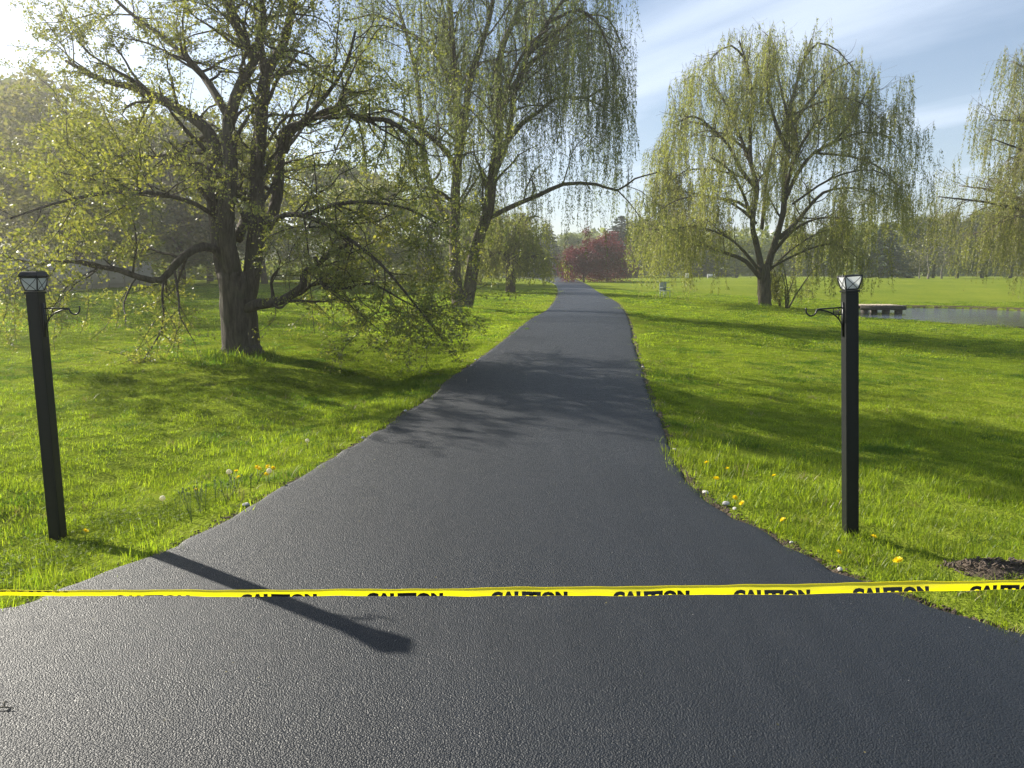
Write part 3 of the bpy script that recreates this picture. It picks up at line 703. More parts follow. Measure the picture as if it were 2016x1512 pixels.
# --- 1. the many-stemmed tree on the left lawn
b = ground(478, 694); Y1 = b[1]
T = Tree(b)
tr = px_line([(477, 706), (476, 690), (474, 650), (470, 600), (468, 560), (466, 535)], Y1, .2)
T.limb(tr, .34, .30, 0, 18, .035, 1.0)
T.limb(px_line([(480, 704), (478, 694), (476, 680)], Y1, .05), .42, .33, 0, 18, .05)
T.limb(px_line([(455, 580, .0), (440, 510, .1), (432, 470, .2), (420, 370, .3), (424, 290, .35), (393, 241, .5), (324, 199, .6), (278, 176, .8), (210, 160, 1.0), (130, 120, 1.2)], Y1), .19, .03, 1, 9)
T.limb(px_line([(463, 560, -.1), (448, 480, -.2), (447, 400, -.3), (455, 330, -.3), (450, 240, -.2), (484, 146, -.3), (500, 120, -.4), (470, 60, -.6), (440, -20, -.8), (410, -110, -1)], Y1), .17, .035, 1, 9)
T.limb(px_line([(484, 590, 0), (497, 530, 0), (504, 450, .0), (506, 370, 0), (514, 231, .1), (524, 148, .2), (555, 92, .3), (579, 0, .4), (600, -120, .5)], Y1), .17, .05, 1, 9)
T.limb(px_line([(524, 148, .2), (512, 90, .0), (520, 30, -.3), (500, -60, -.6)], Y1), .09, .03, 1, 7)
T.limb(px_line([(505, 480, .3), (530, 440, .5), (546, 390, .6), (551, 319, .6), (558, 262, .5), (589, 247, .4), (623, 229, .3), (670, 213, .2), (699, 233, .1), (758, 236, 0), (800, 262, -.2), (840, 300, -.4)], Y1), .12, .025, 1, 8)
T.limb(px_line([(560, 300, .5), (572, 265, .4), (600, 235, .2), (640, 190, .0), (680, 130, -.3), (700, 60, -.4)], Y1), .07, .02, 1, 7)
T.limb(px_line([(450, 520, -.1), (420, 488, -.3), (382, 490, -.6), (345, 520, -.8), (318, 550, -.9), (275, 546, -1.1), (233, 531, -1.2), (190, 525, -1.3), (140, 514, -1.5), (70, 520, -1.6), (0, 500, -1.8)], Y1), .085, .018, 1, 8)
T.limb(px_line([(478, 612, -.1), (507, 600, -.3), (530, 597, -.4), (557, 591, -.5), (581, 576, -.5), (598, 561, -.5), (598, 544, -.5), (604, 531, -.5), (621, 528, -.5), (640, 505, -.5), (690, 480, -.4)], Y1, .15), .10, .03, 1, 9, .07)
T.limb(px_line([(538, 596, -.4), (537, 579, -.4), (535, 549, -.4), (550, 528, -.4)], Y1, .1), .04, .015, 1, 6)
T.limb(px_line([(508, 450, .1), (560, 424, -.1), (600, 425, -.4), (645, 445, -.7), (700, 480, -1.0), (750, 520, -1.2), (795, 572, -1.4), (835, 622, -1.5), (872, 668, -1.6)], Y1), .055, .010, 1, 7)
T.limb(px_line([(620, 506, -.6), (630, 540, -.7), (639, 567, -.8), (690, 566, -.9), (730, 558, -1), (790, 590, -1.1), (850, 620, -1.2)], Y1), .04, .01, 1, 6)
T.limb(px_line([(600, 425, -.2), (650, 405, -.4), (720, 398, -.6), (800, 410, -.9), (860, 440, -1.2)], Y1), .05, .012, 1, 6)
T.limb(px_line([(430, 430, .2), (380, 400, -.6), (300, 380, -1.5), (210, 380, -2.2), (110, 400, -2.8), (20, 430, -3.2)], Y1), .045, .012, 1, 7)
T.limb(px_line([(424, 300, .35), (360, 300, .9), (280, 310, 1.6), (190, 300, 2.3), (90, 290, 3.0)], Y1), .05, .012, 1, 7)
T.limb(px_line([(470, 470, .3), (500, 380, 1.5), (540, 320, 2.6), (590, 260, 3.6), (640, 180, 4.4)], Y1), .09, .02, 1, 7)
T.limb(px_line([(450, 230, -.2), (400, 150, .4), (330, 80, 1.0), (250, 20, 1.6), (170, -60, 2)], Y1), .08, .02, 1, 7)
for pa in ([(430, 486), (425, 440), (437, 400), (428, 366)], [(476, 470), (490, 445), (510, 420), (522, 405)], [(505, 545), (515, 515), (525, 500), (540, 470)], [(428, 470), (432, 420), (430, 380), (436, 360)]):
    T.limb(px_line([(x, y, -.45) for x, y in pa], Y1, .12), .012, .005, 3, 4)
T.sprout(1, 2, 5.2, (.9, 2.4), (35, 80), .18, .05, .10, 7, .42, 4, .20)
T.sprout(2, 3, 6.0, (.35, 1.2), (30, 75), .12, .03, .06, 4, .5, 3, .22, maxr=.010)
def thin(P):   # the crown is open on the drive side and fullest towards the fence
    side = P[:, 0] - T.base[0]
    core = np.where((np.hypot(P[:, 0] - T.base[0], P[:, 1] - T.base[1]) < 1.7) & (P[:, 2] > 1.6) & (P[:, 2] < 5.5), .5, 1.0)
    return RNG.random(len(P)) < core * np.where((side > -.6) & (P[:, 2] > 2.6), .70 - .15 * smooth(0, 2.5, side), np.where(side > -.6, .8, 1.0))
T.thin = thin
T.leaves_on(3, 21, .045, .55, .042, .15, .1, 5)
T.leaves_on(3, 4, .070, .55, .06, .15, .1, 2)
T.leaves_on(2, 3, .048, .6, .05, .15, .3, 4)
T.build('broadleaf_tree', 'thick many-stemmed tree with young yellow-green leaves on the lawn behind the capped lamp post', 'tree', None, 'bark', 'leaf_maple')
T1_leaf = sum(len(q) for q in T.leaf.q)

# --- 2. the big weeping willow beside the drive
b = ground(912, 606); Y2 = b[1]
T = Tree(b)
rx2 = at(1256, 200, Y2)[0] - b[0]          # how far the crown reaches over the drive
T.lim = lambda p, b=b: math.hypot(p[0] - b[0], (p[1] - b[1]) * .8) < rx2 or p[2] < 5.2
pl = lambda pts, st=.6: px_line(pts, Y2, st)
T.limb(pl([(911, 618), (911, 606), (911, 585)], .2), .50, .40, 0, 16, .06)
T.limb(pl([(904, 600), (898, 560), (896, 509), (896, 417, .2), (901, 324, .3), (910, 259, .2), (896, 185, 0), (892, 93, -.2), (885, 0, -.3), (870, -120, -.5), (850, -230, -.8)]), .27, .05, 1, 12, .05)
T.limb(pl([(910, 262, .2), (916, 231, .0), (924, 162, -.4), (943, 102, -.7), (961, 46, -1.0), (972, -10, -1.3), (985, -120, -1.8)]), .17, .05, 1, 8)
T.limb(pl([(918, 600), (928, 550), (938, 486), (961, 417, -.2), (970, 347, -.3), (980, 287, -.3), (984, 208, 0), (980, 139, .2), (993, 83, .4), (1017, 28, .6), (1040, -60, .8), (1060, -160, 1)]), .29, .05, 1, 12, .05)
T.limb(pl([(970, 347, -.3), (993, 296, -.5), (1007, 231, -.8), (1017, 162, -1.2), (1044, 102, -1.6), (1077, 46, -2.0), (1110, 0, -2.3), (1150, -40, -2.5)]), .13, .04, 1, 8)
T.limb(pl([(980, 290, -.3), (1000, 276, -.2), (1026, 245, 0), (1063, 218, .4), (1095, 194, .8), (1155, 194, 1.2), (1200, 220, 1.4)]), .12, .03, 1, 7)
T.limb(pl([(958, 432, -.2), (1007, 407, -.6), (1063, 384, -1.0), (1109, 363, -1.3), (1174, 363, -1.6), (1216, 375, -1.8), (1250, 352, -2.0), (1294, 340, -2.1)]), .11, .02, 1, 7)
T.limb(pl([(1216, 375, -1.8), (1240, 400, -1.8), (1262, 430, -1.8)]), .03, .012, 2, 5)
T.limb(pl([(896, 480, .2), (876, 430, .5), (859, 394, .8), (838, 330, 1.1), (830, 250, 1.4), (820, 150, 1.7), (795, 50, 2), (760, -60, 2.4)]), .18, .05, 1, 8)
T.limb(pl([(900, 330, .3), (870, 290, -.6), (820, 250, -1.8), (770, 220, -3.0), (710, 210, -4.0)]), .12, .03, 1, 7)
T.limb(pl([(896, 185, 0), (860, 110, .8), (800, 60, 1.8), (740, 30, 2.8), (680, 40, 3.6)]), .12, .03, 1, 7)
T.limb(pl([(984, 208, 0), (1040, 130, 1.2), (1100, 80, 2.4), (1160, 60, 3.4), (1210, 80, 4.2)]), .12, .03, 1, 7)
T.limb(pl([(970, 347, -.3), (980, 260, -1.8), (1000, 170, -3.2), (1040, 90, -4.4), (1090, 50, -5.2)]), .12, .03, 1, 7)
T.limb(pl([(905, 350, .3), (900, 260, 2), (905, 170, 3.6), (915, 90, 5)]), .12, .03, 1, 7)
T.limb(pl([(1044, 102, -1.6), (1100, 60, -1.2), (1160, 30, -.6), (1200, 40, 0), (1232, 110, .4)]), .08, .02, 1, 6)
T.limb(pl([(1155, 194, 1.2), (1200, 170, 1.5), (1222, 190, 1.7), (1240, 260, 1.8)]), .05, .015, 1, 6)
T.limb(pl([(1077, 46, -2.0), (1140, 20, -2.6), (1185, 60, -3.0), (1215, 150, -3.2)]), .07, .02, 1, 6)
T.limb(pl([(896, 400, .2), (850, 370, -.5), (800, 372, -1.0), (750, 395, -1.5), (700, 400, -1.9)]), .09, .02, 1, 6)
T.sprout(1, 2, 2.0, (1.4, 4.0), (30, 70), .22, .08, .13, 8, .45, 5, .15, maxr=.06)
T.sprout(2, 3, 2.6, (.7, 2.0), (30, 70), .2, .02, .25, 5, .5, 3, .18, maxr=.02)
T.strands((2, 3), 2.7, (.5, 3.4), .10, 20, 1.7, .26, start=.2, out=.2)
T.strands((1,), .5, (.8, 2.0), .085, 24, 1.9, .26, start=.3, out=.2)
# shoots sprouting straight from the bark of the two stems
P = np.array([at(RNG.uniform(880, 975), RNG.uniform(330, 590), Y2 + RNG.uniform(-.6, .1)) for _ in range(260)])
T.add_leaves(np.repeat(P, 5, 0) + RNG.normal(size=(1300, 3)) * .12, .09, .3, .6)
T.build('weeping_willow', 'twin-stemmed weeping willow leaning beside the left edge of the drive', 'willow tree', 'weeping willows', 'bark_willow', 'leaf_willow', 'twig')

# --- 3. the round weeping willow on the right lawn
b = ground(1504, 603); Y3 = b[1]
T = Tree(b)
cz3 = at(1504, 330, Y3)[2]; rx3 = at(1782, 330, Y3)[0] - b[0]; rz3 = at(1504, 62, Y3)[2] - cz3
T.lim = lambda p, b=b: abs((p[0] - b[0] - .5) / (rx3 * 1.0))**2.5 + abs((p[1] - b[1]) / (rx3 * 1.05))**2.5 + max(0, (p[2] - cz3) / (rz3 * 1.10))**2.5 < 1.0 or p[2] < cz3 - 1
pl = lambda pts, st=.8: px_line(pts, Y3, st)
T.limb(pl([(1505, 612), (1505, 603), (1505, 590), (1504, 555), (1503, 520)], .3), .42, .36, 0, 16, .04)
T.limb(pl([(1500, 535), (1491, 486), (1481, 440, .3), (1491, 370, .5), (1479, 324, .8), (1477, 255, .9), (1481, 185, .8), (1467, 116, .6), (1455, 80, .5)]), .19, .04, 1, 9)
T.limb(pl([(1510, 530), (1523, 486), (1542, 417, -.4), (1544, 361, -.5), (1551, 301, -.5), (1551, 231, -.3), (1565, 176, 0), (1583, 116, .3), (1598, 75, .4)]), .21, .04, 1, 9)
T.limb(pl([(1545, 396, -.4), (1569, 343, -.8), (1602, 301, -1.0), (1643, 278, -1.4), (1680, 231, -1.8), (1704, 185, -2), (1725, 150, -2.2)]), .12, .03, 1, 7)
T.limb(pl([(1535, 468, -.2), (1565, 440, .4), (1593, 407, .8), (1620, 380, 1.2), (1660, 370, 1.6), (1710, 375, 2), (1745, 395, 2.2)]), .14, .03, 1, 7)
T.limb(pl([(1503, 556), (1468, 514, -.6), (1435, 500, -1.2), (1407, 491, -1.6), (1360, 470, -2), (1310, 455, -2.4), (1275, 450, -2.6)]), .13, .03, 1, 7)
T.limb(pl([(1489, 372, .5), (1458, 333, 0), (1435, 287, -.5), (1398, 250, -1.0), (1365, 228, -1.4), (1335, 240, -1.7)]), .13, .03, 1, 7)
T.limb(pl([(1484, 420, .3), (1454, 398, .8), (1412, 389, 1.4), (1360, 380, 2), (1310, 370, 2.4)]), .11, .025, 1, 7)
T.limb(pl([(1479, 324, .8), (1450, 250, 2), (1420, 190, 3), (1390, 150, 3.8)]), .12, .03, 1, 7)
T.limb(pl([(1551, 301, -.5), (1520, 220, -2), (1510, 150, -3.2), (1515, 100, -4)]), .13, .03, 1, 7)
T.limb(pl([(1551, 260, -.4), (1600, 190, 1), (1640, 140, 2), (1680, 120, 3)]), .12, .03, 1, 7)
T.limb(pl([(1544, 380, -.4), (1570, 300, -2), (1610, 240, -3.6), (1660, 210, -5)]), .13, .03, 1, 7)
for lm in ([(1513, 535, 0), (1560, 490, .6), (1620, 455, 1.2), (1660, 455, 1.6), (1690, 480, 1.8)], [(1513, 530, 0), (1570, 500, -1.5), (1630, 480, -2.8), (1665, 490, -3.6), (1690, 510, -4.0)],
           [(1503, 545, 0), (1440, 470, 1), (1370, 430, 2), (1310, 425, 2.8), (1262, 460, 3.2)], [(1503, 540, 0), (1450, 480, -2), (1390, 450, -3.5), (1330, 450, -4.6), (1285, 480, -5)],
           [(1490, 440, .3), (1440, 400, 0), (1380, 385, -.4), (1320, 400, -.8), (1270, 440, -1)], [(1583, 116, .3), (1610, 85, .2), (1650, 100, .1), (1690, 150, 0)], [(1467, 116, .6), (1440, 90, .2), (1405, 110, -.2), (1375, 160, -.5)],
           [(1602, 301, -1), (1690, 312, -.4), (1750, 345, .2), (1782, 410, .5)], [(1560, 402, -.6), (1640, 350, -2), (1720, 335, -3), (1778, 372, -3.6)], [(1484, 356, .5), (1410, 335, 1.4), (1345, 338, 2), (1300, 385, 2.4)], [(1551, 231, -.3), (1620, 200, -1.5), (1680, 195, -2.4), (1735, 235, -3)], [(1479, 300, .8), (1420, 262, 1.8), (1370, 262, 2.6), (1325, 310, 3.2)],
           [(1643, 278, -1.4), (1700, 260, -1.6), (1750, 270, -1.8), (1785, 320, -2)], [(1398, 250, -1), (1360, 240, 0), (1330, 270, 1), (1312, 330, 1.4)], [(1551, 231, -.3), (1530, 140, .8), (1520, 80, 1.6), (1500, 60, 2)]):
    T.limb(pl(lm), .075, .015, 1, 6)
T.limb(pl([(1520, 500, 0), (1560, 455, -2), (1610, 430, -3.5), (1680, 430, -5)]), .12, .03, 1, 7)
T.limb(pl([(1490, 480, 0), (1470, 400, -2), (1440, 340, -3.6), (1400, 310, -5)]), .12, .03, 1, 7)
T.limb(pl([(1500, 450, .3), (1510, 350, 2.5), (1530, 270, 4), (1560, 210, 5)]), .12, .03, 1, 7)
T.sprout(1, 2, 2.6, (.7, 1.9), (15, 50), .62, .32, .0, 6, .45, 4, .15, maxr=.04)
T.sprout(1, 2, 1.8, (1.2, 3.4), (25, 65), .22, .12, .09, 7, .45, 4, .15, maxr=.07)
T.sprout(2, 3, 2.8, (.8, 2.0), (30, 70), .2, .10, .16, 5, .5, 3, .18, maxr=.022)
T.strands((2, 3), 2.3, (.4, 2.9), .135, 17, .55, .28, start=.2, out=.22, twig_r=.006)
T.strands((1,), .8, (.8, 2.4), .135, 12, 1.0, .28, start=.35, out=.2, twig_r=.006)
T.build('weeping_willow', 'round-crowned golden weeping willow standing whole on the right lawn before the pond', 'willow tree', 'weeping willows', 'bark_willow', 'leaf_willow_gold', 'twig_yellow')

# --- generic willow built from its height and spread
def auto_willow(base, H, Rd_, label, name='weeping_willow', gold=True, nl=11, leaf=.135, lper=13, per=1.7, rt=.4, floor=1.0, lean=(0, 0), group='weeping willows', low=.25, dk=1.0):
    T = Tree(base); base = np.asarray(base, float)
    top = base + np.array([lean[0], lean[1], H * .30])
    T.limb(spline([base - [0, 0, .3], base + [lean[0] * .2, lean[1] * .2, H * .08], (base + top) / 2 + [0, 0, .1], top], .5), rt, rt * .75, 0, 12, .05)
    for k in range(nl):
        a = 6.283 * (k + RNG.random() * .6) / nl; e = low + (1 - low) * ((k * 7) % nl + RNG.random()) / nl
        rr = Rd_ * (1.05 - .62 * e) * RNG.uniform(.85, 1.1); zz = H * (.24 + .70 * e)
        dirv = np.array([math.cos(a), math.sin(a), 0])
        p1 = top + dirv * rr * .28 + [0, 0, (zz - H * .30) * .45]; p2 = top + dirv * rr * .62 + [0, 0, (zz - H * .30) * .85]; p3 = top + dirv * rr + [0, 0, (zz - H * .30)]
        p3[2] = base[2] + zz
        T.limb(spline([top - [0, 0, .3], p1 + RNG.normal(size=3) * .25, p2 + RNG.normal(size=3) * .25, p3], .8), rt * .42, .03, 1, 7)
    T.sprout(1, 2, 1.9 * dk, (1.0, Rd_ * .5), (30, 70), .2, .05, .18, 6, .45, 4, .15, maxr=.06)
    T.sprout(2, 3, 2.4 * dk, (.6, 1.7), (30, 70), .2, .03, .22, 4, .5, 3, .18, maxr=.02)
    T.strands((2, 3), per, (.8, 3.0), leaf, lper, floor, .3, start=.2, out=.22, twig_r=.007)
    return T.build(name, label, 'willow tree', group, 'bark_willow', 'leaf_willow_gold' if gold else 'leaf_willow', 'twig_yellow' if gold else 'twig')

bb = at(2052, 612, 46); bb[2] = hz(bb[0], bb[1])
auto_willow([34.3, 46.5, POND_Z + .3], 16.6, 8.2, 'weeping willow at the right edge of the photo on the far bank of the pond', rt=.42, nl=24, floor=.3, dk=1.25, per=2.3, low=.0)
p = ground(1006, 576)
auto_willow(p, 8.4, 3.2, 'small dark-trunked willow leaning by the bend of the drive', gold=True, nl=14, leaf=.19, lper=9, per=3.4, rt=.36, floor=1.1, lean=(-.1, 0), low=.05, dk=1.4)
p = ground(941, 561)
auto_willow(p, 9.5, 4.0, 'willow half hidden behind the twin-stemmed willow', gold=False, nl=13, leaf=.22, lper=8, per=2.6, rt=.42, floor=1.0, low=.05, dk=1.5)

# --- shared woodland trees
def broad_kind(H, Rc, nleaf, leaf, mat, bark, sparse=1.0, nl=9, rt=.22, low=.25, narrow=1.0, fill=1.0):
    T = Tree((0, 0, 0))
    T.limb(spline([[0, 0, -.4], [.1, 0, H * .2], [-.1, .1, H * .5], [.05, 0, H * .93]], .8), rt, .04, 0, 8, .04)
    for k in range(nl):
        a = k * 2.4 + RNG.random(); f = low + (.85 - low) * (k + .5) / nl; z0 = H * f
        env = Rc * math.sqrt(max(.06, 1 - ((f - .45) / .6)**2)) * RNG.uniform(.75, 1.1)
        dv = np.array([math.cos(a), math.sin(a), 0])
        T.limb(spline([[0, 0, z0], dv * env * .4 + [0, 0, z0 + env * .35 * narrow], dv * env * .8 + [0, 0, z0 + env * .6 * narrow]], .7), rt * .4, .02, 1, 5)
    T.sprout(1, 2, 2.6, (.8, Rc * .6), (30, 75), .15, .12, 0, 5, .45, 3, .18, maxr=.05)
    T.sprout(0, 2, 2.6, (.8, Rc * .6), (40, 75), .3, .14, 0, 5, .3, 3, .18, maxr=.05)
    T.sprout(2, 3, 1.8, (.5, 1.3), (30, 75), .15, .08, 0, 3, .5, 3, .2, maxr=.018)
    if nleaf:
        m = int(26 * fill)
        for q in range(m):
            f = RNG.random(); a = RNG.random() * 6.283; z0 = H * (low + (1 - low) * (.04 + .92 * f))
            env = Rc * math.sqrt(max(.05, 1 - ((f - .42) / .62)**2)) * math.sqrt(RNG.uniform(.25, 1.0)); s_ = RNG.uniform(.35, .75)
            T.add_leaves(np.array([env * math.cos(a), env * math.sin(a), z0]) + RNG.normal(size=(int(nleaf * .55 / max(m, 1)), 3)) * [s_, s_, s_ * .8], leaf, .65, .1)
    tot = sum(np.linalg.norm(np.diff(P, axis=0), axis=1).sum() for P, r, lv in T.lines if lv == 3)
    if nleaf: T.leaves_on(3, nleaf / max(tot, 1) / 3, leaf, .65, .24, .1, .1, 3)
    return dict(trunk=(T.wood.mesh('trunk', True), bark), twigs=(T.twig.mesh('twigs'), 'twig'), crown=(T.leaf.mesh('crown') if nleaf else None, mat))
def conifer_kind(H, Rc, n=3600):
    T = Tree((0, 0, 0))
    T.limb(spline([[0, 0, -.4], [0, 0, H * .5], [0, 0, H]], .8), .2, .02, 0, 7)
    z = .06 * H; Pl, Dl = [], []
    while z < H * .985:
        f = z / H; rr = Rc * (1 - f)**.85 * RNG.uniform(.8, 1.1) + .12; m = int(5 + 6 * (1 - f))
        for k in range(m):
            a = RNG.random() * 6.283; r_ = rr * RNG.uniform(.7, 1.05); dv = np.array([math.cos(a), math.sin(a), -.28])
            P = np.array([[0, 0, z], dv * r_ * .5 + [0, 0, z + .06 * r_], dv * r_ + [0, 0, z + .03 * r_]])
            T.twig.tube(P, [.03, .02, .008], 3, False)
            q = int(6 + 26 * r_ / Rc); t = .12 + .88 * RNG.random(q)
            Pl.append(np.array([0, 0, z]) + dv * r_ * t[:, None] + RNG.normal(size=(q, 3)) * .09)
            Dl.append(np.tile(dv, (q, 1)))
        z += H * .022
    T.add_leaves(np.concatenate(Pl), .42, .38, .35, np.concatenate(Dl))
    return dict(trunk=(T.wood.mesh('trunk', True), 'bark'), twigs=(T.twig.mesh('twigs'), 'twig'), crown=(T.leaf.mesh('crown'), 'needle'))
KIND = {}
KIND['leafy'] = [broad_kind(12, 4.2, 13000, .27, 'leaf_wood', 'bark', low=.06, fill=3.4) for _ in range(3)]
KIND['spring'] = [broad_kind(12, 3.6, 9000, .22, 'leaf_spring', 'bark', low=.10, narrow=1.4, fill=3.0) for _ in range(3)]
KIND['sparse'] = [broad_kind(12, 3.6, 5000, .16, 'leaf_spring', 'bark', low=.2, narrow=1.6, nl=13, fill=.6) for _ in range(2)]
KIND['bare'] = [broad_kind(6, 2.2, 500, .14, 'leaf_spring', 'bark_pale', nl=10, rt=.12, low=.3)]
KIND['conifer'] = [conifer_kind(12, 3.2), conifer_kind(12, 2.4)]
KIND['plum'] = [broad_kind(4.6, 3.0, 16000, .16, 'leaf_red', 'bark', nl=13, rt=.14, low=.02, fill=4)]
for ks in KIND.values():
    for kd in ks:
        for nm, (me, mt) in kd.items():
            if me is not None: me.materials.append(M[mt])
cnt = 0
def plant(kind, x, y, H, W, label, cat='tree', group='trees round the lawn', name=None, z=None):
    global cnt
    ks = KIND[kind]; kd = ks[cnt % len(ks)]; cnt += 1
    ref = {'bare': 6.0, 'plum': 4.6}.get(kind, 12.0)
    o = empty(name or {'conifer': 'conifer', 'plum': 'plum_tree', 'bare': 'bare_tree'}.get(kind, 'woodland_tree'), (x, y, (hz(x, y) if z is None else z)), label, cat, group, RNG.random() * 6.283)
    o.scale = (W, W, H / ref)
    for nm, (me, mt) in kd.items():
        if me is not None:
            c_ = link(nm, me, o)
            if nm != 'trunk': c_['kind'] = 'stuff'
    return o
def plant_px(kind, px, Y, top_px, W, label, **k):
    x = (px - 1008) / F * Y * (CP + 0.0) / CP; x = at(px, 530, Y)[0]
    zt = at(px, top_px, Y)[2]; zb = hz(x, Y)
    return plant(kind, x, Y, zt - zb, W, label, **k)
# left wood, beyond the board fence
Wd = 'trees beyond the board fence'
for i, (k, x, y, H, W, lb) in enumerate([
    ('sparse', -30, 37, 15.0, 1.3, 'thin-leaved tree at the left edge of the photo, its bare rods against the white sky'),
    ('sparse', -36, 46, 16.5, 1.4, 'thin-leaved tree behind the capped lamp post and the fence'),
    ('spring', -29.5, 52, 13.5, 1.4, 'pale green tree directly behind the board fence'),
    ('leafy', -27.0, 62, 13.0, 1.5, 'dense green tree behind the right-hand end of the board fence'),
    ('leafy', -39, 60, 15.5, 1.6, 'tall dense tree behind the fence, left of the dense green one'),
    ('spring', -21.5, 66, 12.0, 1.4, 'pale green tree behind the trunk of the many-stemmed tree'),
    ('leafy', -17.0, 74, 11.0, 1.4, 'mid-green tree just right of the many-stemmed trunk, far behind it'),
    ('spring', -12.5, 68, 9.0, 1.3, 'low pale tree behind the drooping branches of the many-stemmed tree'),
    ('leafy', -9.0, 84, 9.5, 1.4, 'low dark-green tree left of the twin-stemmed willow, far behind'),
    ('spring', -48, 50, 16, 1.6, 'broad pale tree seen low at the left edge over the fence'),
    ('leafy', -36, 68, 14, 1.6, 'tree filling the gap low behind the boards, right of the tall dense one'),
    ('spring', -26.5, 47, 9.0, 1.2, 'small pale tree leaning over the right-hand end of the board fence'),
    ('leafy', -31, 78, 15, 1.6, 'tall tree standing farthest back behind the board fence'),
]):
    plant(k, x, y, H, W, lb, group=Wd)
# behind the bend of the drive
plant_px('conifer', 1030, 150, 418, 1.7, 'tall dark conifer behind the bend of the drive', group='conifers behind the drive')
plant_px('conifer', 1075, 158, 440, 1.7, 'dark conifer just left of the red-leaved tree', group='conifers behind the drive')
plant_px('leafy', 1120, 165, 462, 1.6, 'grey-green tree rising behind the left half of the red-leaved tree')
plant_px('conifer', 1221, 140, 424, 1.9, 'broad conifer against the sky right of the red-leaved tree', group='conifers behind the drive')
plant_px('leafy', 1180, 150, 478, 1.4, 'low green tree between the red-leaved tree and the broad conifer')
plant_px('leafy', 1265, 142, 436, 1.3, 'dark leafy tree left of the round willow, behind its hanging branches')
plant_px('leafy', 1320, 150, 455, 1.7, 'dark tree behind the left skirt of the round willow')
plant_px('conifer', 1395, 150, 470, 1.8, 'dark conifer seen through the round willow left of its trunk', group='conifers behind the drive')
plant_px('leafy', 1450, 155, 470, 1.7, 'tree seen through the round willow just left of its trunk')
plant_px('leafy', 1560, 150, 462, 1.7, 'tree seen through the round willow right of its trunk')
plant_px('leafy', 1640, 148, 450, 1.6, 'tree behind the uncapped lamp post')
# far side of the pond lawn
plant_px('conifer', 1738, 122, 437, 1.75, 'dark blue-green spruce right of the uncapped lamp post beyond the lawn', group='trees beyond the pond lawn')
plant_px('leafy', 1700, 128, 440, 1.4, 'dark leafy tree touching the left side of the spruce', group='trees beyond the pond lawn')
plant_px('leafy', 1788, 132, 434, 1.3, 'bright green tree just right of the spruce', group='trees beyond the pond lawn')
plant_px('spring', 1838, 138, 424, 1.4, 'yellow-green tree behind the two bare saplings', group='trees beyond the pond lawn')
plant_px('spring', 1885, 140, 428, 1.5, 'pale tree left of the pond willow, above the second bare sapling', group='trees beyond the pond lawn')
plant_px('leafy', 1935, 142, 420, 1.5, 'dull green tree behind the pond willow', group='trees beyond the pond lawn')
plant_px('spring', 1990, 138, 400, 1.6, 'olive tree at the right edge behind the pond willow', group='trees beyond the pond lawn')
plant_px('leafy', 2060, 140, 390, 1.7, 'green tree beyond the right edge of the photo', group='trees beyond the pond lawn')
plant_px('bare', 1828, 112, 468, 1.5, 'bare grey sapling leaning right on the far crest of the lawn', cat='sapling', group='saplings on the crest')
plant_px('bare', 1856, 113, 480, 1.3, 'thinner bare sapling to the right of the grey one', cat='sapling', group='saplings on the crest')
plant_px('bare', 1811, 114, 492, .8, 'slender pale sapling to the left of the grey one', cat='sapling', group='saplings on the crest')
# red-leaved trees
plant_px('plum', 1150, 97, 492, 1.05, 'low red-leaved plum tree at the outside of the bend', cat='plum tree', group='red-leaved trees')
plant_px('plum', 1196, 101, 478, 1.2, 'darker, taller red-leaved plum tree right of the low one', cat='plum tree', group='red-leaved trees')

# far wood closing the horizon: one mass
T = Tree((0, 0, 0)); n = 26000
n = 42000; xx = RNG.uniform(-260, 320, n); yy = 205 + RNG.uniform(0, 26, n) + .0006 * xx**2 * 0
hh = 7.5 + 4.5 * vnoise(xx, xx * 0, .09, 21) + 2.0 * vnoise(xx, xx * 0, .4, 22); zz = RNG.random(n) * hh
T.add_leaves(np.stack([xx, yy, zz - .6], -1), 1.9, .75, .0)
tag(T.leaf.obj('far_woodland', M['leaf_wood']), kind='stuff')
# undergrowth at the foot of the left wood
T = Tree((0, 0, 0)); n = 9000
xx = RNG.uniform(-70, -6, n); yy = 88 + .05 * xx + RNG.uniform(0, 8, n); zz = RNG.random(n) * (1.0 + 3.0 * vnoise(xx, yy, .2, 31))
T.add_leaves(np.stack([xx, yy, zz], -1), .7, .7, .0)
tag(T.leaf.obj('undergrowth', M['leaf_wood']), kind='stuff')

# multi-stemmed shrub beside the round willow
b = ground(1545, 606); T = Tree(b)
for k in range(9):
    a = RNG.random() * 6.28; d = np.array([math.cos(a) * .28, math.sin(a) * .28, 1])
    T.grow(b + np.array([math.cos(a), math.sin(a), 0]) * .25 - [0, 0, .1], d, RNG.uniform(2.2, 4.0), .06, .015, 1, 7, .08, .03)
T.sprout(1, 2, 2.0, (.6, 1.4), (25, 60), .3, .0, .2, 5, .4, 3, .18)
T.strands((1, 2), 6.0, (.5, 1.8), .13, 13, .4, .3, start=.25)
T.build('shrub', 'multi-stemmed shrub just right of the round willow trunk', 'shrub', None, 'bark_willow', 'leaf_willow_gold', 'twig')

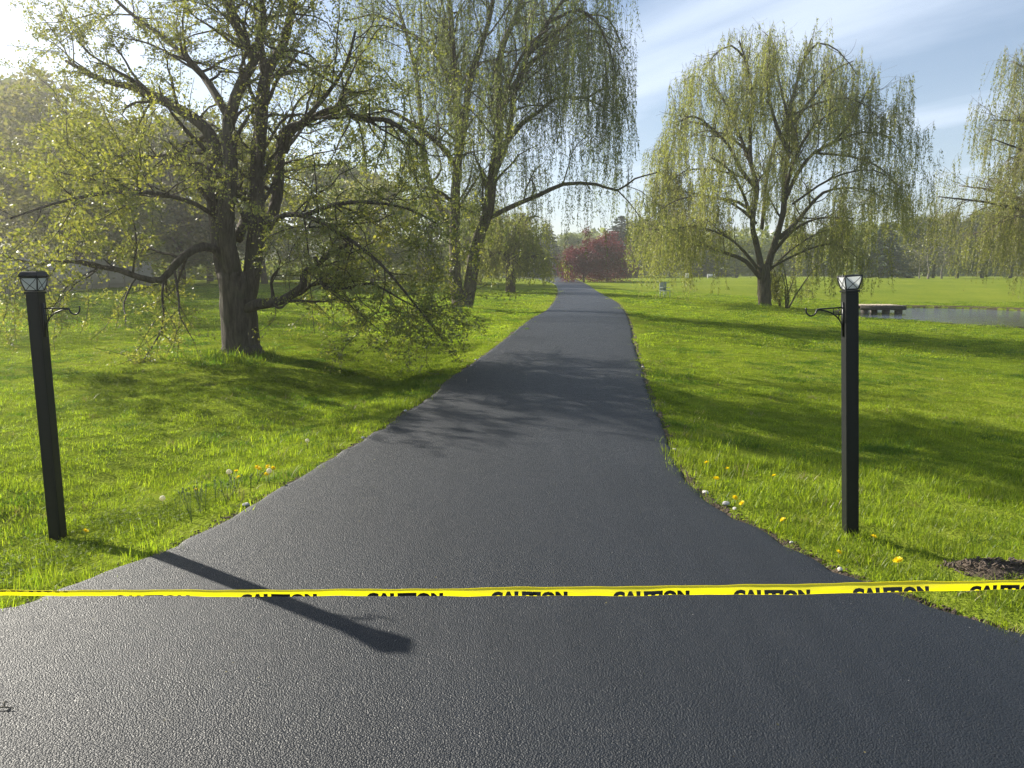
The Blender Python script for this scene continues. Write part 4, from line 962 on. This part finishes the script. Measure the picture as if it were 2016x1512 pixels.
# tufts of long grass at the tree feet
pts, rr = [], []
P_, R_, S_, I_ = [], [], [], []
for (px_, py_, rad, n) in ((462, 706, .95, 95), (440, 716, .5, 40), (500, 712, .5, 30), (915, 612, .8, 80), (1508, 604, .9, 60)):
    c = ground(px_, py_); a = RNG.random(n) * 6.283; r = rad * np.sqrt(RNG.random(n))
    X = c[0] + r * np.cos(a) * 1.25; Y = c[1] + r * np.sin(a) * .8
    s_ = (.35 + 1.2 * RNG.random(n)**2.2) * (1.15 - .55 * r / rad) * (1.0 if py_ > 650 else 1.5); put(X, Y, RNG.integers(0, 4, n), s_, s_)
tall_k = [blade_patch('tuft', M['grass_deep' if q % 2 else 'grass'], 30, .22, .06, .20, .008, .8) for q in range(4)]
scatter_stuff('long_grass', tall_k, np.concatenate(P_), np.concatenate(R_), np.concatenate(S_), np.concatenate(I_))

# ------------------------------------------------------------------ lamp posts
def lamp_post(base_px, top_px, label, side, cap):
    base = ground(*base_px); Yb = base[1]
    top = at(top_px[0], top_px[1], Yb)
    S = .079
    root = empty('lamp_post', base, label, 'lamp post', 'lamp posts flanking the drive')
    ax = Vector(top - base); H = ax.length
    root.rotation_mode = 'QUATERNION'
    root.rotation_quaternion = Vector((0, 0, 1)).rotation_difference(ax.normalized())
    def bevel_box(sx, sy, z0, z1, bv):
        bm = bmesh.new(); bmesh.ops.create_cube(bm, size=1)
        for v in bm.verts: v.co = Vector((v.co.x * sx, v.co.y * sy, z0 + (v.co.z + .5) * (z1 - z0)))
        bmesh.ops.bevel(bm, geom=bm.edges[:], offset=bv, segments=2, affect='EDGES')
        return bm
    def fin(bm, name, mat, parent):
        me = bpy.data.meshes.new(name); bm.to_mesh(me); bm.free(); me.materials.append(mat); return link(name, me, parent)
    fin(bevel_box(S, S, -.25, H - .014, .004), 'post', M['black_paint'], root)
    fin(bevel_box(S + .012, S + .012, H - .0138, H, .003), 'collar', M['black_paint'], root)
    # lantern: four flared panes, bars that bow outwards, a crossed arc on every pane
    b0, t0, hh = .036, .053, .082
    def half(t): return b0 + (t0 - b0) * (1 - (1 - t)**1.7)
    zz = lambda t: H + .006 + t * hh
    ts = np.linspace(0, 1, 7)
    for k in range(4):
        rot = np.array(Matrix.Rotation(k * math.pi / 2, 3, 'Z'))
        g = Geo(); fr = []
        for t in ts:
            h = half(t) - .002
            fr.append([[-h, -h, zz(t)], [h, -h, zz(t)]])
        fr = np.array(fr).reshape(-1, 3); bk = fr.copy(); bk[:, 1] += .003
        V = np.vstack([fr, bk]) @ rot.T; m = len(fr)
        Q = [[2 * i, 2 * i + 1, 2 * i + 3, 2 * i + 2] for i in range(6)] + [[m + 2 * i, m + 2 * i + 2, m + 2 * i + 3, m + 2 * i + 1] for i in range(6)]
        g.add(V, Q); g.obj('glass_pane', M['frost'], root)
    g = Geo()
    for k in range(4):
        rot = np.array(Matrix.Rotation(k * math.pi / 2, 3, 'Z'))
        P = np.array([[-half(t), -half(t), zz(t)] for t in ts]) @ rot.T
        g.tube(P, .0042, 6)
        for s in (1, -1):   # the crossed arcs
            u = np.linspace(0, 1, 9)
            xx_ = s * (-.92 + 1.84 * (u**1.35)) ; tt = 1 - u
            P = np.array([[x * half(t) * .97, -half(t) - .0012, zz(t)] for x, t in zip(xx_, tt)]) @ rot.T
            g.tube(P, .0019, 5)
        for t, r in ((0, .0042), (1, .0045)):
            h = half(t); P = np.array([[-h, -h, zz(t)], [0, -h, zz(t)], [h, -h, zz(t)]]) @ rot.T
            g.tube(P, r, 6)
    g.obj('lantern_frame', M['iron'], root, True)
    if cap:
        bm = bmesh.new(); z = zz(1)
        rings = [(.060, z + .004), (.062, z + .010), (.060, z + .016), (.050, z + .034), (.046, z + .037)]
        vv = [[bm.verts.new((sx * r, sy * r, q)) for sx, sy in ((-1, -1), (1, -1), (1, 1), (-1, 1))] for r, q in rings]
        for a, b_ in zip(vv[:-1], vv[1:]):
            for i in range(4): bm.faces.new((a[i], a[(i + 1) % 4], b_[(i + 1) % 4], b_[i]))
        bm.faces.new(vv[0][::-1]); bm.faces.new(vv[-1])
        fin(bm, 'lantern_cap', M['black_paint'], root)
        bm = bevel_box(.082, .082, z + .0372, z + .040, .001); fin(bm, 'solar_panel', M['glass_dark'], root)
    # hanging bracket on the drive side
    zt = H - .105; x0 = side * (S / 2 + .004)
    br = empty('hanging_bracket', (0, 0, 0)); br.parent = root
    g = Geo(); g.box((x0, 0, zt - .075), (.008, .020, .215)); g.obj('wall_plate', M['iron'], br)
    g = Geo(); X = lambda d: side * (S / 2 + d)
    g.tube([[X(.004), 0, zt], [X(.08), 0, zt], [X(.165), 0, zt]], .0045, 8); g.obj('arm', M['iron'], br, True)
    g = Geo(); q_ = np.linspace(0, math.pi / 2, 12)
    g.tube([[X(.006 + .160 * (1 - math.cos(a))), 0, zt - .006 - .136 * (1 - math.sin(a))] for a in q_], .0045, 8); g.obj('brace', M['iron'], br, True)
    g = Geo(); a = np.linspace(math.pi, 2.12 * math.pi, 14)
    g.tube([[X(.200 + .034 * math.cos(q)), 0, zt + .034 * math.sin(q) * 1.15] for q in a], .0052, 8); g.obj('hook', M['iron'], br, True)
    g = Geo()
    for d, dz in ((.030, .066), (.062, .034)): g.tube([[X(d), 0, zt], [X(d), 0, zt - dz * .5], [X(d), 0, zt - dz]], .0026, 6)
    g.tube([[X(.004), 0, zt - .042], [X(.03), 0, zt - .042], [X(.052), 0, zt - .042]], .0026, 6)
    g.obj('lattice_rods', M['iron'], br, True)
    # grass crowds its foot
    return root, base
lp1, lb1 = lamp_post((115, 1063), (69, 574), 'black square lamp post with a lidded lantern on the left lawn', 1, True)
lp2, lb2 = lamp_post((1674, 1052), (1673, 571), 'black square lamp post with a lidless lantern on the right lawn', -1, False)

# ------------------------------------------------------------------ caution tape
TY, TCX = 2.6, 0.0
tape_c = [(-3000, 1195), (-900, 1176), (-400, 1171), (0, 1167.5), (500, 1168.5), (1000, 1165.6), (1500, 1161.5), (2016, 1151), (2400, 1141), (2900, 1126), (5000, 1060)]
tape_h = [(-3000, 9), (-900, 9), (0, 9), (250, 9.5), (500, 11), (1000, 13), (1500, 15.5), (2016, 15), (5000, 15)]
def tape_center(x):
    xs_ = [p[0] for p in tape_c]; px_ = x / (2.6 / (CP)) * 1.0
    return None
# world profile of the tape: X -> Z of its middle and its visible height
TX = np.array([at(p[0], p[1], TY)[0] for p in tape_c]); TZ = np.array([at(p[0], p[1], TY)[2] for p in tape_c])
HX = np.array([at(p[0], 1165, TY)[0] for p in tape_h]); HH = np.array([p[1] for p in tape_h]) * 1.12 * (TY / (CP - .276 * SP)) / F * 1.06
def tz(x):
    s = 0
    for k in (-.2, -.1, 0, .1, .2): s = s + np.interp(np.asarray(x) + k, TX, TZ)
    x = np.asarray(x); return s / 5 + .0011 * np.sin(x * 9.3 + 1) + .0008 * np.sin(x * 21 + 2) + .0005 * np.sin(x * 47)
def th(x): return np.interp(x, HX, HH)
def tilt(x): x = np.asarray(x); return .12 + .16 * np.sin(x * 1.7) + .12 * np.sin(x * 5.1 + 1) + .10 * np.sin(x * 13 + 2) + .06 * np.sin(x * 31)
def tape_pt(x, v, off=0.0):
    """v in 0..1 from the upper fold down to the lower one"""
    h = th(x); t = tilt(x)
    return np.stack([x, TY + t * h * (v - .5) * -1 - off, tz(x) + h * (.5 - v) + off * t], -1)
tape_root = empty('caution_tape', (0, TY, float(tz(0.0))), 'yellow plastic caution tape folded lengthwise and stretched low across the drive', 'barrier tape')
g = Geo(); X = np.linspace(TX[0], TX[-1], 900)
rows = [tape_pt(X, 1.0) + [0, .010, .004], tape_pt(X, 1.0) + [0, .004, -.0015], tape_pt(X, 1.0), tape_pt(X, .66), tape_pt(X, .33), tape_pt(X, .0), tape_pt(X, .0) + [0, .003, .0006], tape_pt(X, .04) + [0, .005, -.001]]
C = np.stack(rows, 1); C = C - np.array([0, TY, float(tz(0.0))]); idx = np.arange(C.shape[0] * C.shape[1]).reshape(C.shape[0], -1)
g.add(C.reshape(-1, 3), np.stack([idx[:-1, :-1], idx[:-1, 1:], idx[1:, 1:], idx[1:, :-1]], -1).reshape(-1, 4))
g.obj('ribbon', M['tape'], tape_root, True)
fc = bpy.data.curves.new('word', 'FONT'); fc.body = 'CAUTION'; fc.offset = .085; fc.resolution_u = 3; fc.space_character = 1.14
fo = bpy.data.objects.new('word', fc); col.objects.link(fo)
dg = bpy.context.evaluated_depsgraph_get(); dg.update()
wm = bpy.data.meshes.new_from_object(fo.evaluated_get(dg)); bpy.data.objects.remove(fo)
wb0 = bmesh.new(); wb0.from_mesh(wm)
mnx = min(v.co.x for v in wb0.verts); mxx = max(v.co.x for v in wb0.verts); mny = min(v.co.y for v in wb0.verts); mxy = max(v.co.y for v in wb0.verts)
WORD_W = (873 - 722) / F * (TY / (CP - .276 * SP)); LET_H = .044
for k in range(-4, 13):
    cxp = {0: 58, 1: 298, 2: 548, 3: 797, 4: 1042, 5: 1282, 6: 1519, 7: 1752, 8: 1983}.get(k, 1983 + (k - 8) * 236 if k > 8 else 58 + k * 245)
    xc = at(cxp, 1165, TY)[0]
    vis = float(np.interp(cxp, [-400, 120, 380, 480, 800, 1200, 2016], [.003, .004, .0035, .010, .0135, .0165, .0175]))
    bm = wb0.copy()
    for v in bm.verts:
        v.co = Vector(((v.co.x - (mnx + mxx) / 2) / (mxx - mnx) * WORD_W, (v.co.y - mny) / (mxy - mny) * LET_H, 0))
    cut = LET_H - vis; twisted = cxp < 150      # where the ribbon is twisted over, the feet of the letters show along its upper fold
    if twisted: bmesh.ops.bisect_plane(bm, geom=bm.verts[:] + bm.edges[:] + bm.faces[:], plane_co=(0, .0058, 0), plane_no=(0, 1, 0), clear_outer=True)
    else: bmesh.ops.bisect_plane(bm, geom=bm.verts[:] + bm.edges[:] + bm.faces[:], plane_co=(0, cut, 0), plane_no=(0, 1, 0), clear_inner=True)
    bmesh.ops.triangulate(bm, faces=bm.faces[:]); bmesh.ops.subdivide_edges(bm, edges=[e for e in bm.edges if e.calc_length() > .03], cuts=2)
    for v in bm.verts:
        x = xc + v.co.x; h = float(th(x)); dv = (LET_H - v.co.y)          # distance below the letter tops
        vfrac = (.0058 - v.co.y) / h * .985 + .012 if twisted else 1.0 - (vis - dv) / h * .985 - .012
        p = tape_pt(np.array([x]), vfrac, .0006)[0]; v.co = Vector(p - [0, TY, float(tz(0.0))])
    me = bpy.data.meshes.new('lettering'); bm.to_mesh(me); bm.free(); me.materials.append(M['ink'])
    tag(link('lettering', me, tape_root), kind='stuff')
wb0.free()

# ------------------------------------------------------------------ board fence on the left
p0 = ground(40, 594); p1 = ground(283, 576)
A = np.array([-24.4, 36.0]); B = np.array([-25.6, 54.0])
fence = empty('board_fence', (A[0], A[1], hz(*A)), 'weathered wooden board fence along the left lawn', 'fence')
nP = 8; bw = .16
bme = Geo(); bme.box((0, 0, 0), (.022, bw - .012, 1.72)); board = bme.mesh('board'); board.materials.append(M['wood_fence'])
pme = Geo(); pme.box((0, 0, 0), (.11, .11, 2.1)); pme.box((0, 0, 1.07), (.14, .14, .03)); postm = pme.mesh('fence_post'); postm.materials.append(M['wood_grey'])
rme = Geo(); rme.box((0, 0, 0), (.05, 2.3, .09)); railm = rme.mesh('rail'); railm.materials.append(M['wood_grey'])
ang = math.atan2(B[0] - A[0], B[1] - A[1])
for k in range(nP + 1):
    u = k / nP; q = A + (B - A) * u; z = hz(*q)
    o = link('fence_post', postm, fence, (q[0] - A[0], q[1] - A[1], z + .95 - hz(*A))); o.rotation_euler = (0, 0, -ang)
    if k < nP:
        q2 = A + (B - A) * (k + .5) / nP; z2 = hz(*q2)
        for dz in (.45, 1.5):
            o = link('rail', railm, fence, (q2[0] - A[0] - .04, q2[1] - A[1], z2 + dz - hz(*A))); o.rotation_euler = (0, 0, -ang)
        nb = 13
        for j in range(nb):
            v = (k + (j + .75) / (nb + .5)) / nP; q3 = A + (B - A) * v
            o = link('board', board, fence, (q3[0] - A[0], q3[1] - A[1], z2 + .92 - hz(*A) + random.uniform(-.015, .015))); o.rotation_euler = (random.uniform(-.006, .006), random.uniform(-.01, .01), -ang)

# ------------------------------------------------------------------ dock
d0 = at(1772, 600, 47.5)
dock = empty('dock', (float(at(1733, 600, 46.5)[0]), 46.8, POND_Z + .02), 'low wooden dock standing on dark posts at the far edge of the pond', 'dock')
g = Geo(); g.box((0, 0, 0), (.20, 1.9, .045)); plank = g.mesh('plank'); plank.materials.append(M['deck'])
x0d, x1d = -1.5, 1.22
nn_ = 13
for k in range(nn_):
    o = link('plank', plank, dock, (x0d + (x1d - x0d) * (k + .5) / nn_, 0, .44 + random.uniform(-.004, .004)))
g = Geo(); g.box(((x0d + x1d) / 2, -.95, .30), (x1d - x0d, .06, .22)); g.box((x1d + .03, 0, .30), (.06, 1.96, .22)); g.box(((x0d + x1d) / 2, .95, .30), (x1d - x0d, .06, .22)); g.obj('edge_beam', M['wood_dark'], dock)
for (x, y) in ((.15, -.75), (.92, -.75), (.15, .8), (.92, .8), (-1.15, -.75)):
    g = Geo(); g.box((x, y, -.25), (.34, .3, .92)); g.obj('support_post', M['wood_dark'], dock)

# ------------------------------------------------------------------ far buildings and small white things
def house(px, Y, wpx, name, label, wall, roof, wh, rh, depth=8, gable='x'):
    c = at(px, 530, Y); wdt = wpx / F * Y; z = hz(c[0], Y)
    root = empty(name, (c[0], Y, z), label, 'building')
    g = Geo(); g.box((0, depth / 2, wh / 2 - .1), (wdt, depth, wh + .2))
    hw = wdt / 2
    g.add([(-hw, 0, wh), (hw, 0, wh), (0, 0, wh + rh - .12), (-hw, depth, wh), (hw, depth, wh), (0, depth, wh + rh - .12)], None, [[0, 1, 2], [4, 3, 5]])
    g.obj('wall', M[wall], root)
    g = Geo()
    for s in (-1, 1):
        e = hw + .4; zr = wh + rh; ze = wh - rh * .4 / hw
        g.hexa([(0, -.4, zr), (s * e, -.4, ze), (s * e, depth + .4, ze), (0, depth + .4, zr), (0, -.4, zr + .14), (s * e, -.4, ze + .14), (s * e, depth + .4, ze + .14), (0, depth + .4, zr + .14)])
    g.obj('roof', M[roof], root)
    g = Geo(); g.box((-hw * .45, -.03, wh * .46), (hw * .7, .05, wh * .8)); g.obj('garage_door', M['white'], root)
    wn = Geo(); wn.box((hw * .45, -.03, wh * .58), (hw * .36, .05, wh * .3)); wo = wn.obj('window', M['white'], root)
    wn = Geo(); wn.box((hw * .45, -.062, wh * .58), (hw * .29, .01, wh * .24)); wn.obj('pane', M['glass_dark'], wo)
    return root
house(978, 178, 78, 'garage', 'pale blue gabled garage behind the trees where the drive ends', 'siding', 'roof', 3.0, 2.4)
house(1112, 190, 40, 'outbuilding', 'brown-roofed outbuilding behind the low red-leaved tree', 'wood_grey', 'roof_red', 3.4, 1.6)
def post_thing(px, Y, top, r, name, label, mat, cat):
    x = at(px, 530, Y)[0]; z = hz(x, Y); zt = at(px, top, Y)[2]
    root = empty(name, (x, Y, z), label, cat, 'white posts by the far drive')
    g = Geo(); g.tube([[0, 0, -.2], [0, 0, (zt - z) * .5], [0, 0, zt - z]], r, 8); g.obj('shaft', M[mat], root, True)
    g = Geo(); g.box((0, 0, zt - z + .03), (r * 3, r * 3, .06)); g.obj('post_cap', M[mat], root)
post_thing(1023, 152, 530, .10, 'marker_post', 'left one of the short white posts past the leaning willow trunk', 'white', 'post')
post_thing(1038, 152, 529, .10, 'marker_post', 'right one of the short white posts past the leaning willow trunk', 'white', 'post')
post_thing(1088, 156, 514, .14, 'marker_post', 'tall white post at the bend left of the red-leaved tree', 'white', 'post')
# white bench and white box seen through the willow skirt
x = at(1400, 548, 118)[0]; y = 118; root = empty('garden_bench', (x, y, hz(x, y)), 'white slatted bench seen through the left skirt of the round willow', 'bench'); root.scale = (.7,) * 3
for k, (yy_, z_) in enumerate(((-.2, .46), (0, .46), (.2, .46))):
    g = Geo(); g.box((0, yy_, z_), (1.7, .15, .05)); g.obj('slat', M['white'], root)
for z_ in (.7, .92):
    g = Geo(); g.box((0, .31, z_), (1.7, .05, .14)); g.obj('slat', M['white'], root)
for sx in (-.8, .8):
    g = Geo(); g.box((sx, -.2, .21), (.08, .08, .44)); g.obj('leg', M['white'], root)
    g = Geo(); g.box((sx, .25, .49), (.08, .07, 1.0)); g.obj('leg', M['white'], root)
x = at(1352, 540, 125)[0]; y = 125; root = empty('utility_box', (x, y, hz(x, y)), 'small white box with a sloped lid left of the white bench', 'box'); root.scale = (.6,) * 3
g = Geo(); g.box((0, 0, .5), (1.0, .7, 1.05)); g.obj('body', M['white'], root)
g = Geo(); g.hexa([(-.54, -.4, 1.03), (.54, -.4, 1.03), (.54, .4, 1.03), (-.54, .4, 1.03), (-.5, -.36, 1.12), (.5, -.36, 1.12), (.5, .36, 1.35), (-.5, .36, 1.35)]); g.obj('lid', M['white'], root)
c = ground(1309, 586); root = empty('garden_chair', c, 'pale metal chair under the hanging left skirt of the round willow', 'chair', rz=.4)
g = Geo(); g.box((0, 0, .44), (.5, .5, .04)); g.obj('seat', M['metal_pale'], root)
g = Geo(); g.box((0, .26, .72), (.5, .03, .52)); g.obj('backrest', M['metal_pale'], root)
for sx in (-.22, .22):
    for sy in (-.22, .22):
        g = Geo(); g.box((sx, sy, .2), (.035, .035, .46)); g.obj('leg', M['metal_pale'], root)
    g = Geo(); g.box((sx, 0, .64), (.035, .46, .03)); g.obj('armrest', M['metal_pale'], root)

# ------------------------------------------------------------------ small things in the verge
def petal_mesh():
    g = Geo()
    for ring_, (n, r, z, up) in enumerate(((16, .019, 0, .25), (13, .015, .002, .55), (9, .010, .003, 1.1))):
        for k in range(n):
            a = 6.283 * (k + random.random() * .5) / n; ca, sa = math.cos(a), math.sin(a); w_ = .0026
            rr = r * random.uniform(.85, 1.1)
            V = [(ca * .002 - sa * w_ * .5, sa * .002 + ca * w_ * .5, z), (ca * .002 + sa * w_ * .5, sa * .002 - ca * w_ * .5, z), (ca * rr + sa * w_, sa * rr - ca * w_, z + rr * up), (ca * rr - sa * w_, sa * rr + ca * w_, z + rr * up)]
            g.add(V, [[0, 1, 2, 3]])
    me = g.mesh('flower_head'); me.materials.append(M['petal']); return me
def puff_mesh():
    g = Geo(); n = 150
    for k in range(n):
        z = 1 - 2 * (k + .5) / n; r = math.sqrt(1 - z * z); a = k * 2.39996; d = np.array([r * math.cos(a), r * math.sin(a), z])
        q = unit(np.cross(d, [.3, .5, .8])); s = np.cross(d, q); c = d * .019
        g.add([c - q * .004, c - s * .004, c + q * .004, c + s * .004], [[0, 1, 2, 3]])
        g.add([d * .002 - q * .0003, d * .002 + q * .0003, c + q * .0003, c - q * .0003], [[0, 1, 2, 3]])
    me = g.mesh('seed_head'); me.materials.append(M['puff']); return me
g = Geo(); g.tube([[0, 0, -.02], [.004, 0, .4], [0, .003, 1.0]], [.0028, .0024, .0022], 6); stem_me = g.mesh('stem', True); stem_me.materials.append(M['stem'])
PET, PUF = petal_mesh(), puff_mesh()
def dandelion(px, py, h, white, label, size=1.0):
    """px, py: where its head stands in the photograph"""
    z = 0; 
    p = None
    lo = flat(px, py, 0)
    zz_ = hz(lo[0], lo[1])
    for _ in range(12):
        lo = flat(px, py, zz_ + h); zz_ = hz(lo[0], lo[1])
    root = empty('dandelion', (lo[0], lo[1], zz_), label, 'dandelion', 'white dandelion clocks' if white else 'yellow dandelions', random.random() * 6.28)
    s = link('stem', stem_me, root); s.scale = (1, 1, h)
    f = link('seed_head' if white else 'flower_head', PUF if white else PET, root, (0, 0, h + (.012 if white else 0)))
    f.scale = (size,) * 3
    if not white: f.rotation_euler = (R(random.uniform(10, 40)), R(random.uniform(-25, 25)), 0)
LV = 'left verge'
for a in [
    (451, 932, .17, 1, 'tallest white dandelion clock, standing alone at the left of its clump on the left verge'),
    (530, 930, .13, 1, 'white dandelion clock among yellow blooms on the left verge'),
    (605, 870, .06, 1, 'white dandelion clock lying low near the drive edge, highest on the left verge'),
    (320, 984, .06, 1, 'white dandelion clock low in the left lawn between the post and the clump'),
    (506, 920, .13, 0, 'first of the paired yellow dandelions at the top of the left clump'),
    (510, 923, .11, 0, 'second of the paired yellow dandelions at the top of the left clump'),
    (527, 919, .13, 0, 'yellow dandelion just above the white clock on the left verge'),
    (538, 922, .12, 0, 'yellow dandelion on the drive side of the left clump'),
    (470, 940, .12, 0, 'yellow dandelion right beside the tallest white clock'),
    (465, 928, .12, 0, 'small yellow dandelion just above and right of the tallest white clock'),
    (524, 934, .10, 0, 'yellow dandelion touching the white clock from the left'),
    (386, 965, .08, 0, 'lone yellow dandelion left of the tallest white clock'),
    (168, 1046, .07, 0, 'yellow dandelion right beside the foot of the left lamp post'),
    (1391, 911, .06, 0, 'yellow dandelion highest on the right verge'),
    (1432, 923, .06, 0, 'yellow dandelion pair bloom right of the orange one on the right verge'),
    (1410, 943, .07, 0, 'large orange-yellow dandelion closest to the curve of the right edge'),
    (1447, 980, .06, 0, 'yellow dandelion low over the right edge, below the orange one'),
    (1461, 991, .05, 0, 'half-closed yellow dandelion next to the right edge'),
    (1524, 937, .06, 0, 'yellow dandelion out in the right lawn toward the lamp post'),
    (1542, 1024, .06, 0, 'round yellow dandelion midway between right edge and lamp post'),
    (1651, 1088, .05, 0, 'yellow dandelion in front of the right lamp post'),
    (1720, 1057, .06, 0, 'small yellow dandelion just right of the right lamp post foot'),
    (1768, 1104, .08, 0, 'largest yellow dandelion, right of the lamp post above the tape'),
]:
    dandelion(*a, size=1.35 if 'argest' in a[4] or 'orange-yellow' in a[4] else 1.05)
# dock leaves and bolted stalks in the left clump
P_, R_, S_, I_ = [], [], [], []
n = 14; u = RNG.random(n); X = np.interp(u, [0, 1], [flat(420, 1000)[0], flat(545, 955)[0]]) - .15 - .25 * RNG.random(n); Y = np.interp(u, [0, 1], [flat(420, 1000)[1], flat(545, 955)[1]]) + RNG.normal(size=n) * .12
put(X, Y, RNG.integers(0, 3, n), RNG.uniform(.8, 1.3, n), RNG.uniform(.8, 1.3, n))
weed_k = []
for q in range(3):
    g = Geo()
    for k in range(3):
        a = random.random() * 6.28; h = random.uniform(.08, .17); lx_, ly_ = random.gauss(0, .03), random.gauss(0, .03)
        g.tube([[0, 0, 0], [lx_ * .5, ly_ * .5, h * .6], [lx_, ly_, h]], [.0022, .0018, .0015], 5)
        g.tube([[lx_, ly_, h - .002], [lx_, ly_, h + .008], [lx_, ly_, h + .016]], [.003, .0055, .002], 6)
    me = g.mesh('weed', True); me.materials.append(M['stem']); weed_k.append(me)
scatter_stuff('weeds', weed_k, np.concatenate(P_), np.concatenate(R_), np.concatenate(S_), np.concatenate(I_))
# stones along the edges
def stone_mesh():
    bm = bmesh.new(); bmesh.ops.create_icosphere(bm, subdivisions=2, radius=1)
    for v in bm.verts: v.co = Vector((v.co.x * 1.2, v.co.y * .9, v.co.z * .65)) * random.uniform(.85, 1.12)
    me = bpy.data.meshes.new('stone'); bm.to_mesh(me); bm.free(); me.materials.append(M['stone']); return me
SM = [stone_mesh() for _ in range(3)]
for k, (px_, py_, s, lb) in enumerate([(493, 993, .022, 'round grey stone in the shade of the left edge below the dandelion clump'), (720, 861, .018, 'pale stone on the left edge halfway up the near drive'), (940, 708, .022, 'farthest pale stone on the left edge'), (803, 808, .018, 'pale stone on the left edge between the halfway and farthest ones'),
        (1381, 969, .024, 'white stone at the tightest curve of the right edge'), (1421, 991, .026, 'largest white stone on the right edge'), (1438, 1000, .016, 'small white stone beside the largest one on the right edge'), (1321, 884, .018, 'pale stone at the top of the right curve'), (1643, 1119, .016, 'white stone on the right edge in front of the lidless lamp post'), (1262, 722, .02, 'pale stone far up the right edge'), (1548, 1066, .012, 'tiny pale stone on the right edge below the round dandelion')]):
    c = flat(px_, py_, -.02); o = link('stone', SM[k % 3], None, (c[0] + (.03 if px_ > 1000 else -.03), c[1], max(-.03, hz(c[0], c[1])) + s * .35)); o.scale = (s, s, s); o.rotation_euler = (0, 0, k * 1.3)
    tag(o, lb, 'stone', 'stones along the drive edge')
# torn mulch patch at the right
c = ground(1988, 1128); c = np.array([c[0], c[1]])
g = Geo(); rr, na = 6, 26
ringP = [[c[0], c[1], hz(*c) + .075]]
for i in range(1, rr + 1):
    for a in np.arange(na) * 6.2832 / na:
        r = i / rr * (1 + .16 * math.sin(3 * a + 1) + .1 * math.sin(5 * a)); x, y = c[0] + .40 * r * math.cos(a), c[1] + .17 * r * math.sin(a)
        ringP.append([x, y, hz(x, y) + .075 * (1 - (i / rr)**2) - .012 + RNG.normal() * .009])
Tt = [[0, 1 + k, 1 + (k + 1) % na] for k in range(na)]; Qq = []
for i in range(rr - 1):
    b0 = 1 + i * na
    Qq += [[b0 + k, b0 + na + k, b0 + na + (k + 1) % na, b0 + (k + 1) % na] for k in range(na)]
g.add(ringP, Qq, Tt); tag(g.obj('soil_patch', M['soil'], smooth=True), kind='structure')
g = Geo()
for k in range(260):
    a = random.random() * 6.283; r = math.sqrt(random.random()) * 1.05; x, y = c[0] + .40 * r * math.cos(a), c[1] + .17 * r * math.sin(a)
    z = hz(x, y) + .075 * max(0, 1 - r * r) - .004; q = random.random() * 3.14; l_ = random.uniform(.015, .06)
    rot = np.array(Matrix.Rotation(q, 3, 'Z') @ Matrix.Rotation(random.uniform(-.7, .7), 3, 'Y'))
    g.box((x, y, z + .006), (l_, random.uniform(.004, .011), random.uniform(.002, .006)), rot)
tag(g.obj('mulch', M['mulch']), kind='stuff')
# crumbs of asphalt and soil strewn along the edges
g = Geo()
for P, s in ((Ld, -1), (Rd, 1)):
    Pn = np.array([p for p in P if 2.2 < p[1] < 14])
    for k in range(520):
        i = random.randrange(len(Pn) - 1); u = random.random(); q = Pn[i] * (1 - u) + Pn[i + 1] * u
        x = q[0] + s * random.uniform(.02, .16); y = q[1]; e = random.uniform(.003, .010)
        rot = np.array(Matrix.Rotation(random.random() * 3, 3, 'Z') @ Matrix.Rotation(random.random(), 3, 'X'))
        g.box((x, y, max(hz(x, y), -.05) + e * .5), (e * 1.4, e, e * .8), rot)
tag(g.obj('edge_crumbs', M['soil']), kind='stuff')
# dead twig on the asphalt, bottom left
c = flat(8, 1397, .004); root = empty('twig', (c[0], c[1], 0.004), 'small dark twig lying on the asphalt at the left edge of the photo', 'twig')
g = Geo(); g.tube([[-.06, 0, .004], [0, .006, .007], [.035, .002, .004]], [.002, .003, .0015], 5); g.tube([[0, .006, .007], [-.012, .02, .016], [-.008, .032, .012]], [.002, .004, .0015], 5); g.obj('stick', M['twig'], root, True)

# bud scales, clippings and crumbs blown onto the asphalt
g = Geo()
for k in range(150):
    Y_ = 1.2 + 11 * random.random()**1.6; X_ = random.uniform(-3.2, 3.2)
    if not inside([X_], [Y_], ROAD)[0]: continue
    l_ = random.uniform(.004, .013); a = random.random() * 6.28; ca, sa = math.cos(a), math.sin(a); w_ = l_ * random.uniform(.2, .5)
    z_ = .019 + random.uniform(0, .003)
    g.add([(X_, Y_, z_), (X_ + ca * l_ * .5 - sa * w_, Y_ + sa * l_ * .5 + ca * w_, z_ + .002), (X_ + ca * l_, Y_ + sa * l_, z_ + random.uniform(.001, .006)), (X_ + ca * l_ * .5 + sa * w_, Y_ + sa * l_ * .5 - ca * w_, z_ + .001)], [[0, 1, 2, 3]])
tag(g.obj('leaf_litter', M['grass_dry']), kind='stuff')

# ------------------------------------------------------------------ haze
HZ = 0.0011
g = Geo(); g.box((0, 400, 10), (1500, 1100, 26.5))
hb = tag(g.obj('haze', None), kind='stuff')
m, ns, ls = new_mat('haze_air'); o_ = ns.new('ShaderNodeOutputMaterial'); v = ns.new('ShaderNodeVolumePrincipled')
v.inputs['Color'].default_value = (1, .985, .96, 1); v.inputs['Density'].default_value = HZ; v.inputs['Anisotropy'].default_value = .72
ls.new(v.outputs[0], o_.inputs['Volume']); hb.data.materials.append(m)
print('LEAVES', T1_leaf, 'tris', sum(len(o.data.polygons) * 2 for o in sc.objects if o.type == 'MESH'))
